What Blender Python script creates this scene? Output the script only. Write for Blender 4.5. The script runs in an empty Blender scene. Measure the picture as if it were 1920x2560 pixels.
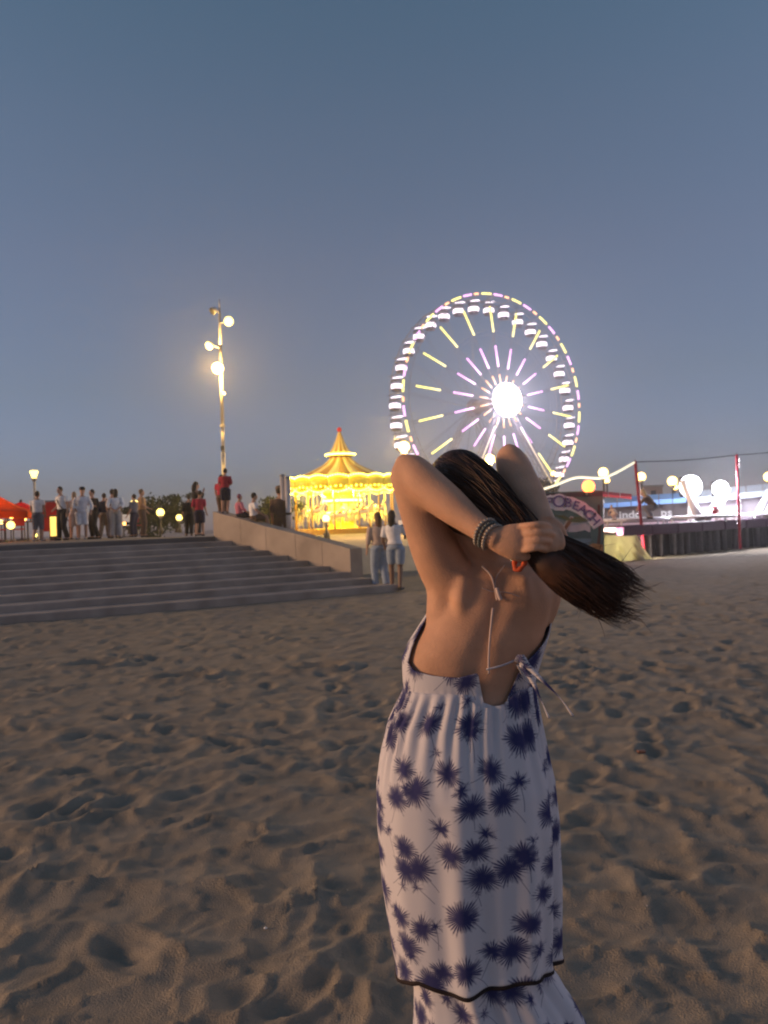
import bpy, math, random
import numpy as np
from mathutils import Vector, Matrix, Euler
random.seed(7); RNG = np.random.default_rng(7)
PI = math.pi
scn = bpy.context.scene
col = scn.collection

# ------------------------------------------------------------------ camera
F = 2000.0; CAMZ = 1.45
PITCH = math.atan(25 / 2000); ROLL = math.radians(-2.2)
ROT = Euler((PI / 2 + PITCH, 0, 0)).to_matrix() @ Matrix.Rotation(ROLL, 3, 'Z')
CAM = Vector((0, 0, CAMZ))
cd = bpy.data.cameras.new('camera'); cam = bpy.data.objects.new('camera', cd); col.objects.link(cam)
cam.matrix_world = Matrix.Translation(CAM) @ ROT.to_4x4()
cd.sensor_fit = 'VERTICAL'; cd.sensor_height = 36; cd.lens = F / 2560 * 36
cd.clip_start = 0.05; cd.clip_end = 6000
cd.dof.use_dof = True; cd.dof.focus_distance = 2.3; cd.dof.aperture_fstop = 6.0
scn.camera = cam
def P(x, y, d):
    v = ROT @ Vector(((x - 960) / F, (1280 - y) / F, -1)); return CAM + v * (d / v.y)
def PZ(x, y, z):
    v = ROT @ Vector(((x - 960) / F, (1280 - y) / F, -1)); return CAM + v * ((z - CAMZ) / v.z)

# ------------------------------------------------------------------ sky, sun, exposure
SUN_EL = math.radians(10); SUN_AZ = math.radians(-95)      # from the left, slightly behind the camera (0 = +Y, + = right)
w = bpy.data.worlds.new('World'); scn.world = w; w.use_nodes = True
nt = w.node_tree; nt.nodes.clear()
sky = nt.nodes.new('ShaderNodeTexSky'); sky.sky_type = 'NISHITA'; sky.sun_disc = False
sky.sun_elevation = math.radians(8.0); sky.sun_rotation = -SUN_AZ
sky.air_density = 1.0; sky.dust_density = 0.3; sky.ozone_density = 3.0
bg = nt.nodes.new('ShaderNodeBackground'); bg.inputs[1].default_value = 0.15
wo = nt.nodes.new('ShaderNodeOutputWorld')
# twilight: the sky goes grey-violet towards the horizon all the way round
tcw = nt.nodes.new('ShaderNodeTexCoord'); spw = nt.nodes.new('ShaderNodeSeparateXYZ'); rpw = nt.nodes.new('ShaderNodeValToRGB'); mlw = nt.nodes.new('ShaderNodeMix')
mlw.data_type = 'RGBA'; mlw.blend_type = 'MULTIPLY'; mlw.inputs['Factor'].default_value = 1
els = [(0, (.60, .49, .84)), (.05, (.60, .52, .76)), (.165, (.74, .535, .56)), (.31, (.94, .63, .59)), (.44, (.97, .715, .63)), (.54, (.90, .76, .65))]
while len(rpw.color_ramp.elements) < len(els): rpw.color_ramp.elements.new(.5)
for e_, (p_, c_) in zip(rpw.color_ramp.elements, els): e_.position = p_; e_.color = (*c_, 1)
nt.links.new(tcw.outputs['Generated'], spw.inputs[0]); nt.links.new(spw.outputs[2], rpw.inputs[0])
nt.links.new(sky.outputs[0], mlw.inputs['A']); nt.links.new(rpw.outputs[0], mlw.inputs['B'])
nt.links.new(mlw.outputs['Result'], bg.inputs[0]); nt.links.new(bg.outputs[0], wo.inputs[0])
sl = bpy.data.lights.new('afterglow_sun', 'SUN'); so = bpy.data.objects.new('afterglow_sun', sl); col.objects.link(so)
sl.energy = 2.7; sl.angle = math.radians(14); sl.color = (1, 0.60, 0.33)
sd = Vector((math.sin(SUN_AZ) * math.cos(SUN_EL), math.cos(SUN_AZ) * math.cos(SUN_EL), math.sin(SUN_EL)))
so.rotation_euler = (-sd).to_track_quat('-Z', 'Y').to_euler()
scn.view_settings.view_transform = 'Standard'; scn.view_settings.look = 'None'
scn.view_settings.exposure = 0.38; scn.view_settings.gamma = 1; scn.view_settings.use_curve_mapping = False
scn.render.engine = 'CYCLES'
scn.cycles.use_denoising = True; scn.cycles.filter_width = 2.0
scn.cycles.max_bounces = 6; scn.cycles.diffuse_bounces = 3; scn.cycles.volume_bounces = 0
scn.cycles.sample_clamp_indirect = 4

# ------------------------------------------------------------------ materials
def mat(name, c=(.5, .5, .5), rough=.7, metal=0, emit=None, es=0, noise=0, nscale=8, bump=0, bscale=60, sss=0, transl=0, spec=.3, sample=True):
    m = bpy.data.materials.new(name); m.use_nodes = True; t = m.node_tree; b = t.nodes['Principled BSDF']
    b.inputs['Base Color'].default_value = (*c, 1); b.inputs['Roughness'].default_value = rough; b.inputs['Metallic'].default_value = metal
    b.inputs['Specular IOR Level'].default_value = spec
    if emit: b.inputs['Emission Color'].default_value = (*emit, 1); b.inputs['Emission Strength'].default_value = es
    if noise:
        tc = t.nodes.new('ShaderNodeTexCoord'); n = t.nodes.new('ShaderNodeTexNoise'); n.inputs['Scale'].default_value = nscale; n.inputs['Detail'].default_value = 5
        r = t.nodes.new('ShaderNodeValToRGB'); r.color_ramp.elements[0].position = .3; r.color_ramp.elements[1].position = .7
        r.color_ramp.elements[0].color = (*[v * (1 - noise) for v in c], 1); r.color_ramp.elements[1].color = (*[min(1, v * (1 + noise)) for v in c], 1)
        t.links.new(tc.outputs['Object'], n.inputs['Vector']); t.links.new(n.outputs['Fac'], r.inputs[0]); t.links.new(r.outputs[0], b.inputs['Base Color'])
    if bump:
        tc = t.nodes.new('ShaderNodeTexCoord'); n = t.nodes.new('ShaderNodeTexNoise'); n.inputs['Scale'].default_value = bscale; n.inputs['Detail'].default_value = 6
        bp = t.nodes.new('ShaderNodeBump'); bp.inputs['Strength'].default_value = bump; bp.inputs['Distance'].default_value = .02
        t.links.new(tc.outputs['Object'], n.inputs['Vector']); t.links.new(n.outputs['Fac'], bp.inputs['Height']); t.links.new(bp.outputs[0], b.inputs['Normal'])
    if sss: b.inputs['Subsurface Weight'].default_value = sss; b.inputs['Subsurface Radius'].default_value = (.02, .008, .004); b.inputs['Subsurface Scale'].default_value = .6
    if transl:
        tr = t.nodes.new('ShaderNodeBsdfTranslucent'); tr.inputs[0].default_value = (*c, 1); mx = t.nodes.new('ShaderNodeMixShader'); mx.inputs[0].default_value = transl
        o = t.nodes['Material Output']; t.links.new(b.outputs[0], mx.inputs[1]); t.links.new(tr.outputs[0], mx.inputs[2]); t.links.new(mx.outputs[0], o.inputs[0])
    if emit and not sample: m.cycles.emission_sampling = 'NONE'
    return m
def glow(name, c, s, sample=True): return mat(name, (.3, .3, .3), emit=c, es=s, sample=sample)

M = {}
M['concrete'] = mat('concrete', (.37, .30, .255), .85, noise=.22, nscale=1.8, bump=.3, bscale=40)
M['concrete_light'] = mat('concrete_light', (.36, .30, .25), .85, noise=.22, nscale=1.3, bump=.3, bscale=30)
M['paving'] = mat('paving', (.16, .14, .13), .85, noise=.2, nscale=1)
M['steel'] = mat('steel', (.6, .58, .56), .35, .8)
M['grey_metal'] = mat('grey_metal', (.35, .34, .34), .5, .4)
M['dark_metal'] = mat('dark_metal', (.05, .05, .055), .5, .5)
M['pole_paint'] = mat('pole_paint', (.42, .40, .36), .5, noise=.1)
M['white_paint'] = mat('white_paint', (.78, .77, .76), .5)
M['skin'] = mat('skin', (.59, .325, .205), .55, sss=.15, noise=.11, nscale=14, bump=.22, bscale=260, spec=.22)
M['skin_far'] = mat('skin_far', (.45, .26, .18), .6)
M['skin_dark'] = mat('skin_dark', (.22, .13, .09), .6)

# ------------------------------------------------------------------ mesh helpers
class MB:
    def __init__(s): s.v = []; s.f = []; s.uv = None
    def add(s, v, f):
        o = len(s.v); s.v += [tuple(p) for p in v]; s.f += [tuple(i + o for i in q) for q in f]; return s
    def box(s, c, size, rot=None):
        hx, hy, hz = [a / 2 for a in size]; c = Vector(c)
        vs = [Vector((x, y, z)) for x in (-hx, hx) for y in (-hy, hy) for z in (-hz, hz)]
        if rot is not None: vs = [rot @ v for v in vs]
        return s.add([c + v for v in vs], [(0, 1, 3, 2), (4, 6, 7, 5), (0, 4, 5, 1), (2, 3, 7, 6), (0, 2, 6, 4), (1, 5, 7, 3)])
    def tube(s, pts, rad, n=8, flat=1.0, up=None):
        pts = [Vector(p) for p in pts]
        if not hasattr(rad, '__len__'): rad = [rad] * len(pts)
        vs = []; fs = []; prev = None
        for i, p in enumerate(pts):
            t = (pts[min(i + 1, len(pts) - 1)] - pts[max(i - 1, 0)]).normalized()
            if prev is None:
                a = Vector(up) if up is not None else (Vector((0, 0, 1)) if abs(t.z) < .9 else Vector((1, 0, 0)))
                u = (a - t * a.dot(t)).normalized()
            else: u = (prev - t * prev.dot(t)).normalized()
            prev = u; b = t.cross(u)
            for k in range(n):
                q = 2 * PI * k / n; vs.append(p + (u * math.cos(q) * flat + b * math.sin(q)) * rad[i])
        m = len(pts)
        for i in range(m - 1):
            for k in range(n): fs.append((i * n + k, i * n + (k + 1) % n, (i + 1) * n + (k + 1) % n, (i + 1) * n + k))
        fs.append(tuple(reversed(range(n)))); fs.append(tuple((m - 1) * n + k for k in range(n)))
        return s.add(vs, fs)
    def rings(s, rings, cap=True):      # list of lists of points, closed loops of equal count
        n = len(rings[0]); m = len(rings); vs = [p for r in rings for p in r]; fs = []
        for i in range(m - 1):
            for k in range(n): fs.append((i * n + k, i * n + (k + 1) % n, (i + 1) * n + (k + 1) % n, (i + 1) * n + k))
        if cap: fs.append(tuple(reversed(range(n)))); fs.append(tuple((m - 1) * n + k for k in range(n)))
        return s.add(vs, fs)
    def lathe(s, prof, n=24, c=(0, 0, 0), cap=True):    # prof: (r, z)
        c = Vector(c)
        return s.rings([[c + Vector((r * math.cos(2 * PI * k / n), r * math.sin(2 * PI * k / n), z)) for k in range(n)] for r, z in prof], cap)
    def ball(s, c, r, n=12, m=8):
        if not hasattr(r, '__len__'): r = (r, r, r)
        c = Vector(c); rr = []
        for i in range(m + 1):
            a = -PI / 2 + PI * i / m; a = max(-PI / 2 + .02, min(PI / 2 - .02, a))
            rr.append([c + Vector((r[0] * math.cos(a) * math.cos(2 * PI * k / n), r[1] * math.cos(a) * math.sin(2 * PI * k / n), r[2] * math.sin(a))) for k in range(n)])
        return s.rings(rr)
    def prism(s, poly, z0, z1):         # poly: list of (x,y)
        n = len(poly)
        a = sum(poly[i][0] * poly[(i + 1) % n][1] - poly[(i + 1) % n][0] * poly[i][1] for i in range(n))
        if a < 0: poly = poly[::-1]
        return s.add([(x, y, z0) for x, y in poly] + [(x, y, z1) for x, y in poly],
                     [tuple(reversed(range(n))), tuple(range(n, 2 * n))] + [(i, (i + 1) % n, n + (i + 1) % n, n + i) for i in range(n)])
    def mesh(s, name, m, smooth=False):
        me = bpy.data.meshes.new(name); me.from_pydata(s.v, [], s.f); me.update()
        if m: me.materials.append(m)
        if smooth: me.polygons.foreach_set('use_smooth', [True] * len(me.polygons))
        return me
    def build(s, name, m, parent=None, smooth=False, loc=None): return link(name, s.mesh(name, m, smooth), parent, loc)
def link(name, me, parent=None, loc=None):
    o = bpy.data.objects.new(name, me); col.objects.link(o)
    if parent is not None: o.parent = parent
    if loc is not None: o.location = loc
    return o
def tag(o, label=None, cat=None, group=None, kind=None):
    if label: o['label'] = label
    if cat: o['category'] = cat
    if group: o['group'] = group
    if kind: o['kind'] = kind
    return o
def empty(name, loc=(0, 0, 0), rz=0, **k):
    o = bpy.data.objects.new(name, None); col.objects.link(o); o.location = loc; o.rotation_euler = (0, 0, rz); o.empty_display_size = .1
    return tag(o, **k)
def bevel(o, wd=.02, seg=2):
    b = o.modifiers.new('bevel', 'BEVEL'); b.width = wd; b.segments = seg; b.limit_method = 'ANGLE'; return o
def remesh(mb, voxel, smooth_it=4, fac=.5):
    me = mb.mesh('tmp', None); o = link('tmp', me)
    r = o.modifiers.new('r', 'REMESH'); r.mode = 'VOXEL'; r.voxel_size = voxel; r.use_smooth_shade = True
    if smooth_it: sm = o.modifiers.new('s', 'SMOOTH'); sm.factor = fac; sm.iterations = smooth_it
    dg = bpy.context.evaluated_depsgraph_get(); ev = o.evaluated_get(dg); out = bpy.data.meshes.new_from_object(ev)
    bpy.data.objects.remove(o); bpy.data.meshes.remove(me)
    out.polygons.foreach_set('use_smooth', [True] * len(out.polygons))
    return out
def cat(pts, n):       # Catmull-Rom over tuples of any length
    pts = [np.array(p, float) for p in pts]; q = [2 * pts[0] - pts[1]] + pts + [2 * pts[-1] - pts[-2]]; out = []
    segs = len(pts) - 1
    for i in range(n):
        u = i / (n - 1) * segs; k = min(int(u), segs - 1); t = u - k
        a, b, c, d = q[k:k + 4]
        out.append(.5 * ((2 * b) + (-a + c) * t + (2 * a - 5 * b + 4 * c - d) * t * t + (-a + 3 * b - 3 * c + d) * t ** 3))
    return out
def ctube(mb, pts, n=20, seg=12, flat=1.0, up=None):   # pts (x,y,z,r)
    c = cat(pts, n); return mb.tube([p[:3] for p in c], [max(.0005, p[3]) for p in c], seg, flat, up)
def interp(x, tab): return float(np.interp(x, [t[0] for t in tab], [t[1] for t in tab]))

# ------------------------------------------------------------------ sand
def hsh(i, j, k):
    n = (i * 374761393 + j * 668265263 + k * 2147483647 + 12345) & 0xffffffff
    n = ((n ^ (n >> 13)) * 1274126177) & 0xffffffff; n = n ^ (n >> 16)
    return (n & 0xffff) / 65535.0
def worley(x, y, cell, seed):
    xi = np.floor(x / cell).astype(np.int64); yi = np.floor(y / cell).astype(np.int64)
    best = np.full(x.shape, 9.0); dep = np.zeros(x.shape)
    for a in (-1, 0, 1):
        for b in (-1, 0, 1):
            cx = xi + a; cy = yi + b
            px = cx + .1 + .8 * hsh(cx, cy, seed); py = cy + .1 + .8 * hsh(cx, cy, seed + 1)
            d = (x / cell - px) ** 2 + (y / cell - py) ** 2
            m = d < best; best = np.where(m, d, best); dep = np.where(m, hsh(cx, cy, seed + 2), dep)
    return best, dep
def vnoise(x, y, cell, seed):
    xi = np.floor(x / cell).astype(np.int64); yi = np.floor(y / cell).astype(np.int64); fx = x / cell - xi; fy = y / cell - yi
    fx = fx * fx * (3 - 2 * fx); fy = fy * fy * (3 - 2 * fy)
    g = lambda a, b: hsh(xi + a, yi + b, seed)
    return (g(0, 0) * (1 - fx) + g(1, 0) * fx) * (1 - fy) + (g(0, 1) * (1 - fx) + g(1, 1) * fx) * fy
def sand_h(x, y):
    wx = x + .10 * (vnoise(x, y, .17, 11) - .5) + .25 * (vnoise(x, y, .6, 12) - .5)
    wy = y + .10 * (vnoise(x, y, .17, 13) - .5) + .25 * (vnoise(x, y, .6, 14) - .5)
    h = .07 * (vnoise(x, y, 2.2, 1) - .5) + .02 * (vnoise(x, y, .7, 2) - .5)
    a, d = worley(wx, wy, .30, 21); h += .068 * (.25 + .75 * d) * np.minimum(a, .7) - .02
    a, d = worley(wx + 7, wy * 1.25, .155, 31); h += .044 * (.1 + .9 * d) * np.minimum(a, .6)
    a, d = worley(wx, wy + 3, .07, 41); h += .011 * d * np.minimum(a, .6)
    h += .006 * (vnoise(x, y, .045, 51) - .5)
    return h
def make_sand():
    nr, nc = 620, 420
    ys = 0.55 * (62 / .55) ** (np.linspace(0, 1, nr)); us = np.linspace(-1, 1, nc)
    Y, U = np.meshgrid(ys, us, indexing='ij'); X = U * (0.75 * Y + 1.2)
    H = sand_h(X, Y); H = H * (1 - .45 * np.clip((Y - 3.5) / 8, 0, 1)) - .012
    rnd = random.Random(11); prints = []
    for trk in range(150):            # tracks of footprints
        x = rnd.uniform(-7, 7); y = rnd.uniform(1.5, 15); a = rnd.uniform(0, 2 * PI)
        for st_ in range(rnd.randint(5, 14)):
            a += rnd.gauss(0, .12); x += math.cos(a) * .62; y += math.sin(a) * .62; sd_ = .1 * (1 if st_ % 2 else -1)
            prints.append((x - math.sin(a) * sd_, y + math.cos(a) * sd_, a + rnd.gauss(0, .2), rnd.uniform(.11, .15), rnd.uniform(.05, .065), rnd.uniform(.012, .028)))
    for px_, py_ in ((232, 1657), (462, 1687), (790, 1668)):
        q = PZ(px_, py_, 0); prints.append((q.x, q.y, .2, .24, .13, .10))
    for fx, fy, a, L_, w_, dp in prints:
        i0, i1 = np.searchsorted(ys, (fy - .7, fy + .7)); 
        if i1 - i0 < 2: continue
        dx = X[i0:i1] - fx; dy = Y[i0:i1] - fy; u_ = (dx * math.cos(a) + dy * math.sin(a)) / L_; v_ = (-dx * math.sin(a) + dy * math.cos(a)) / w_
        r2 = u_ * u_ + v_ * v_; H[i0:i1] += -dp * np.exp(-(r2 ** 1.6)) + dp * .45 * np.exp(-(np.sqrt(r2) - 1.5) ** 2 / .12)
    me = bpy.data.meshes.new('sand')
    v = np.stack([X, Y, H], -1).reshape(-1, 3)
    idx = np.arange(nr * nc).reshape(nr, nc)
    f = np.stack([idx[:-1, :-1], idx[:-1, 1:], idx[1:, 1:], idx[1:, :-1]], -1).reshape(-1, 4)
    me.vertices.add(len(v)); me.vertices.foreach_set('co', v.ravel())
    me.loops.add(f.size); me.loops.foreach_set('vertex_index', f.ravel()); me.polygons.add(len(f))
    me.polygons.foreach_set('loop_start', np.arange(0, f.size, 4)); me.polygons.foreach_set('loop_total', np.full(len(f), 4))
    me.polygons.foreach_set('use_smooth', np.ones(len(f), bool)); me.update(); me.validate()
    me.materials.append(M['sand']); return link('sand', me)
M['sand'] = mat('sand', (.285, .238, .182), .95, noise=.14, nscale=4, bump=.45, bscale=150, spec=.1)
tag(make_sand(), kind='structure')
g = MB(); g.add([(-700, -700, -.16), (700, -700, -.16), (700, 700, -.16), (-700, 700, -.16)], [(0, 1, 2, 3)])
tag(g.build('ground', M['sand']), kind='structure')

# ------------------------------------------------------------------ stairs, promenade, parapet
RISE, TREAD, NST = .125, .60, 10
A = PZ(0, 1560, 0); B = PZ(1000, 1475, 0)
U = (B - A).normalized(); N = Vector((-U.y, U.x, 0))
TOPZ = RISE * NST
def on_line(k, px):     # point of front line k in the vertical plane through pixel column px
    o = A + N * (TREAD * k); v = ROT @ Vector(((px - 960) / F, (1280 - 1400) / F, -1)); m = v.x / v.y
    s = (m * o.y - o.x) / (U.x - m * U.y); return o + U * s
Tc = on_line(NST - 1, 540)
WD = (B - Tc).normalized()           # parapet direction, downhill
def right_end(k):
    o = A + N * (TREAD * k); r = Tc - o; det = U.x * (-WD.y) + WD.x * U.y
    s = (r.x * (-WD.y) + WD.x * r.y) / det; return o + U * s
stairs = empty('stairs', A, kind='structure')
for k in range(NST - 1):
    e0 = right_end(k); e1 = right_end(k + 1) ; l0 = A + N * (TREAD * k) - U * 16; l1 = A + N * (TREAD * (k + 1) + .02) - U * 16
    mb = MB(); ps = [l0, e0, e1 + N * .02, l1]
    mb.prism([(p.x - A.x, p.y - A.y) for p in ps], -.3, RISE * (k + 1))
    bevel(mb.build('step', M['concrete'], stairs), .018, 2)
l0 = A + N * (TREAD * (NST - 1)) - U * 16
mb = MB(); ps = [l0, Tc, Tc + N * 60 - U * 4, l0 + N * 60]
mb.prism([(p.x, p.y) for p in ps], -.3, TOPZ)
tag(bevel(mb.build('promenade', M['paving']), .018), kind='structure')
LOWZ = .72
mb = MB(); Q0 = Tc + WD * 3.2 - U * -.4
mb.prism([(Tc.x + .5, Tc.y + .3), (1.2, 24), (4.2, 27), (30, 38), (90, 60), (120, 400), (-200, 400), (-60, 80), (Tc.x - 12, Tc.y + 24)], -.3, LOWZ)
tag(mb.build('lower_plaza', M['concrete_light']), kind='structure')
# parapet
pe = None
def wall_pt(px):
    v = ROT @ Vector(((px - 960) / F, -.06, -1)); m = v.x / v.y; s = (m * Tc.y - Tc.x) / (WD.x - m * WD.y); return Tc + WD * s
par = empty('parapet_wall', Tc, label='low sloping pale concrete wall running down beside the beach stairs', cat='wall')
WN = Vector((-WD.y, WD.x, 0));
if WN.x < 0: WN = -WN
tops = [(536, 1279), (604, 1297), (667, 1316), (740, 1334), (806, 1352), (876, 1372)]
for i in range(len(tops) - 1):
    p0 = wall_pt(tops[i][0]); p1 = wall_pt(tops[i + 1][0]); z0 = P(*tops[i], p0.y).z; z1 = P(*tops[i + 1], p1.y).z
    g_ = WD * .0025; p0 = p0 + g_; p1 = p1 - g_
    mb = MB(); q = [p0, p1, p1 + WN * .42, p0 + WN * .42]
    v = [Vector((p.x, p.y, -.3)) - Tc + Vector((0, 0, Tc.z)) for p in q]; zt = [z0, z1, z1, z0]
    vs = [(p.x - Tc.x, p.y - Tc.y, -.3 - Tc.z) for p in q] + [(p.x - Tc.x, p.y - Tc.y, zz - Tc.z) for p, zz in zip(q, zt)]
    mb.add(vs, [(3, 2, 1, 0), (4, 5, 6, 7), (0, 1, 5, 4), (1, 2, 6, 5), (2, 3, 7, 6), (3, 0, 4, 7)])
    bevel(mb.build('wall_block', M['concrete_light'], par), .006)

# ------------------------------------------------------------------ people
def person_mats(**k): return k
STAND = dict(pelvis=(0, 0, .96), chest=(0, 0, 1.28), neck=(0, 0, 1.47), head=(0, .02, 1.635),
             sh=(.185, 0, 1.43), el=(.235, -.02, 1.13), wr=(.24, .07, .88), hip=(.095, 0, .93), kn=(.105, .03, .50), an=(.11, -.02, .085), toe=(.125, .15, .04))
HAIRS = {}
def cloth(name, c, r=.85): 
    if name not in M: M[name] = mat(name, c, r, noise=.12, nscale=14)
    return M[name]
def make_person(loc, yaw, height, label, group=None, pose=None, shirt=None, sleeve=.5, legs=None, leglen=1.0, hair=(.03, .02, .015), hairlen=0, skin='skin_far', shoes=(.05, .05, .05), skirt=None, fem=False, voxel=.02, hat=None, strap=None):
    j = {}
    for k, v in STAND.items():
        if k in ('sh', 'el', 'wr', 'hip', 'kn', 'an', 'toe'):
            j[k + 'R'] = Vector(v); j[k + 'L'] = Vector((-v[0], v[1], v[2]))
        else: j[k] = Vector(v)
    rj = random.Random(label)
    if not pose or 'pelvis' not in pose:
        sx = rj.uniform(-.035, .035); ln = rj.uniform(-.03, .06)
        for k in ('pelvis', 'hipL', 'hipR'): j[k].x += sx
        for k in ('neck', 'head'): j[k].y += ln
        j['head'].x += rj.uniform(-.03, .03); j['chest'].x -= sx * .5
        for S in 'LR': j['el' + S] += Vector((rj.uniform(-.03, .03), rj.uniform(-.08, .05), 0)); j['wr' + S] += Vector((rj.uniform(-.05, .05), rj.uniform(-.03, .12), rj.uniform(0, .1))); j['kn' + S].y += rj.uniform(0, .06); dxy = Vector((rj.uniform(-.04, .05) * (1 if S == 'R' else -1), rj.uniform(-.08, .08), 0)); j['an' + S] += dxy; j['toe' + S] += dxy + Vector((rj.uniform(-.05, .05), 0, 0))
    for k, v in (pose or {}).items(): j[k] = Vector(v)
    s = height / 1.75
    root = empty('person', loc, yaw, label=label, cat='person', group=group); root.scale = (s, s, s)
    sw = .16 if fem else .185; hw = .165 if fem else .155; ww = .125 if fem else .145
    def torso(mb, infl=0, z0=0, z1=1):
        a, b, c = j['pelvis'], j['chest'], j['neck']
        right = (j['shR'] - j['shL']).normalized()
        prof = [(-.12, hw * .72, .10), (-.03, hw, .125), (.10, hw * .98, .12), (.28, ww, .105), (.5, ww * 1.08, .115), (.72, sw * .98, .125), (.86, sw * .93, .115), (.94, sw * .78, .095), (1.0, .08, .07)]
        rr = []
        for t, wx, wy in prof:
            if t < z0 - 1e-6 or t > z1 + 1e-6: continue
            p = a.lerp(b, t / .62) if t < .62 else b.lerp(c, (t - .62) / .38)
            ax = (b - a).normalized(); fw = ax.cross(right).normalized(); rt = right
            rr.append([p + rt * (wx + infl) * math.cos(2 * PI * k / 16) + fw * (wy + infl) * math.sin(2 * PI * k / 16) for k in range(16)])
        mb.rings(rr)
    def limb(mb, a, b, c, r, infl=0, frac=1.0):
        a, b, c = j[a], j[b], j[c]; L1 = (b - a).length; L2 = (c - b).length; tot = (L1 + L2) * frac
        pts = []; 
        for t, rad in [(0, r[0]), (.25, r[1]), (.5, r[2]), (.68, r[3]), (1, r[4])]:
            dd = t * (L1 + L2)
            if dd > tot: dd = tot
            p = a.lerp(b, dd / L1) if dd <= L1 else b.lerp(c, (dd - L1) / L2)
            pts.append((*p, rad + infl))
            if dd >= tot: break
        mb.tube([p[:3] for p in pts], [p[3] for p in pts], 10)
    AR = (.062, .05, .043, .042, .028); LR = (.098, .085, .06, .058, .04)
    mb = MB(); torso(mb)
    for S in 'LR':
        limb(mb, 'sh' + S, 'el' + S, 'wr' + S, AR); limb(mb, 'hip' + S, 'kn' + S, 'an' + S, LR)
        d = (j['wr' + S] - j['el' + S]).normalized(); h = j['wr' + S]
        mb.tube([h - d * .01, h + d * .05, h + d * .10, h + d * .17], [.028, .042, .038, .018], 8, .6)
        mb.tube([j['an' + S] + Vector((0, 0, .02)), j['an' + S] - Vector((0, 0, .03)), j['toe' + S]], [.045, .05, .035], 8)
    mb.tube([j['neck'] - (j['head'] - j['neck']) * .2, j['head']], [.06, .052], 10)
    hd = j['head']; mb.ball(hd, (.075, .093, .115), 14, 10); mb.ball(hd + Vector((0, .045, -.06)), (.05, .05, .05), 8, 6); mb.ball(hd + Vector((0, .098, -.015)), (.014, .02, .022), 6, 5)
    for e in (-1, 1): mb.ball(hd + Vector((e * .076, -.005, -.01)), (.012, .022, .03), 6, 5)
    me = remesh(mb, voxel * .7, 3); me.materials.append(M[skin]); link('body', me, root)
    if shirt:
        mb = MB(); torso(mb, .022, .05 if not skirt else .1, .95)
        if sleeve > 0:
            for S in 'LR': limb(mb, 'sh' + S, 'el' + S, 'wr' + S, (.05, .056, .05, .048, .04), .014, sleeve)
        me = remesh(mb, voxel, 3); me.materials.append(shirt); link('shirt', me, root)
    if legs:
        mb = MB(); torso(mb, .016, -.12, .15)
        for S in 'LR': limb(mb, 'hip' + S, 'kn' + S, 'an' + S, (.11, .098, .08, .075, .07), .012, leglen * .99)
        me = remesh(mb, voxel, 3); me.materials.append(legs); link('shorts' if leglen < .7 else 'trousers', me, root)
    if skirt:
        mb = MB(); p = j['pelvis']
        mb.lathe([(.13, .12), (.18, 0), (.21, -.2), (.235, -.42)], 20, p); me = remesh(mb, voxel, 2); me.materials.append(skirt); link('skirt', me, root)
    hm = cloth('hair_%d' % int(hair[0] * 1000), hair, .6)
    mb = MB(); mb.ball(hd + Vector((0, -.018, .025)), (.086, .095, .112), 14, 10)
    if hairlen: mb.tube([hd + Vector((0, -.06, .02)), hd + Vector((0, -.085, -.1)), hd + Vector((0, -.10, -.1 - hairlen))], [.085, .085, .05], 10)
    me = remesh(mb, .016, 2)
    # cut the face free
    me2 = me; vs = [v.co.copy() for v in me.vertices]
    keep = [p for p in me.polygons if not all((vs[i] - hd).y > .035 and (vs[i] - hd).z < .05 for i in p.vertices)]
    fm = MB(); fm.v = [tuple(v) for v in vs]; fm.f = [tuple(p.vertices) for p in keep]; fm.build('hair', hm, root, True)
    bpy.data.meshes.remove(me)
    if hat:
        mb = MB(); mb.lathe([(.098, .05), (.1, .09), (.085, .135), (.03, .155)], 16, hd); mb.box(hd + Vector((0, .12, .055)), (.14, .12, .012)); mb.build('cap', hat, root, True)
    if strap:
        mb = MB(); pts = [(.13, .02, 1.46), (.04, .155, 1.3), (-.1, .15, 1.1), (-.19, .03, 1.0), (-.1, -.15, 1.1), (.06, -.15, 1.32), (.13, -.02, 1.46)]
        mb.tube([p[:3] for p in cat(pts, 24)], .016, 6); mb.build('bag_strap', strap, root); mb = MB(); mb.box((-.22, .02, .95), (.07, .2, .14)); bevel(mb.build('bag', strap, root), .02)
    if shoes and leglen is not None:
        for S in 'LR':
            mb = MB(); a = j['an' + S]; t = j['toe' + S]
            mb.tube([a + Vector((0, -.05, -.045)), a + Vector((0, 0, -.04)), t + Vector((0, .02, 0))], [.04, .052, .042], 10, .85)
            me = remesh(mb, .016, 2); me.materials.append(cloth('shoe_%d' % int(shoes[0] * 100), shoes)); link('shoe', me, root)
    return root
WT = cloth('white_cotton', (.80, .78, .77)); WT2 = cloth('white_linen', (.76, .74, .76)); BLK = cloth('black_cotton', (.02, .02, .025)); GRY = cloth('grey_denim', (.13, .13, .16))
LGREY = cloth('light_grey_cotton', (.32, .30, .30)); RED = cloth('red_cotton', (.42, .03, .06)); PINK = cloth('pink_cotton', (.55, .18, .24)); TAN = cloth('tan_cotton', (.42, .25, .13))
NAVY = cloth('navy_cotton', (.03, .03, .06)); KHAKI = cloth('khaki_cotton', (.22, .16, .11)); DENIM = cloth('pale_denim', (.28, .34, .42)); BROWN = cloth('brown_cotton', (.13, .08, .06)); CREAM = cloth('cream_cotton', (.55, .42, .34))
def up(px, d, z=None): p = P(px, 1340, d); return (p.x, p.y, TOPZ if z is None else z)
GP = 'people standing at the top of the stairs'
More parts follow.
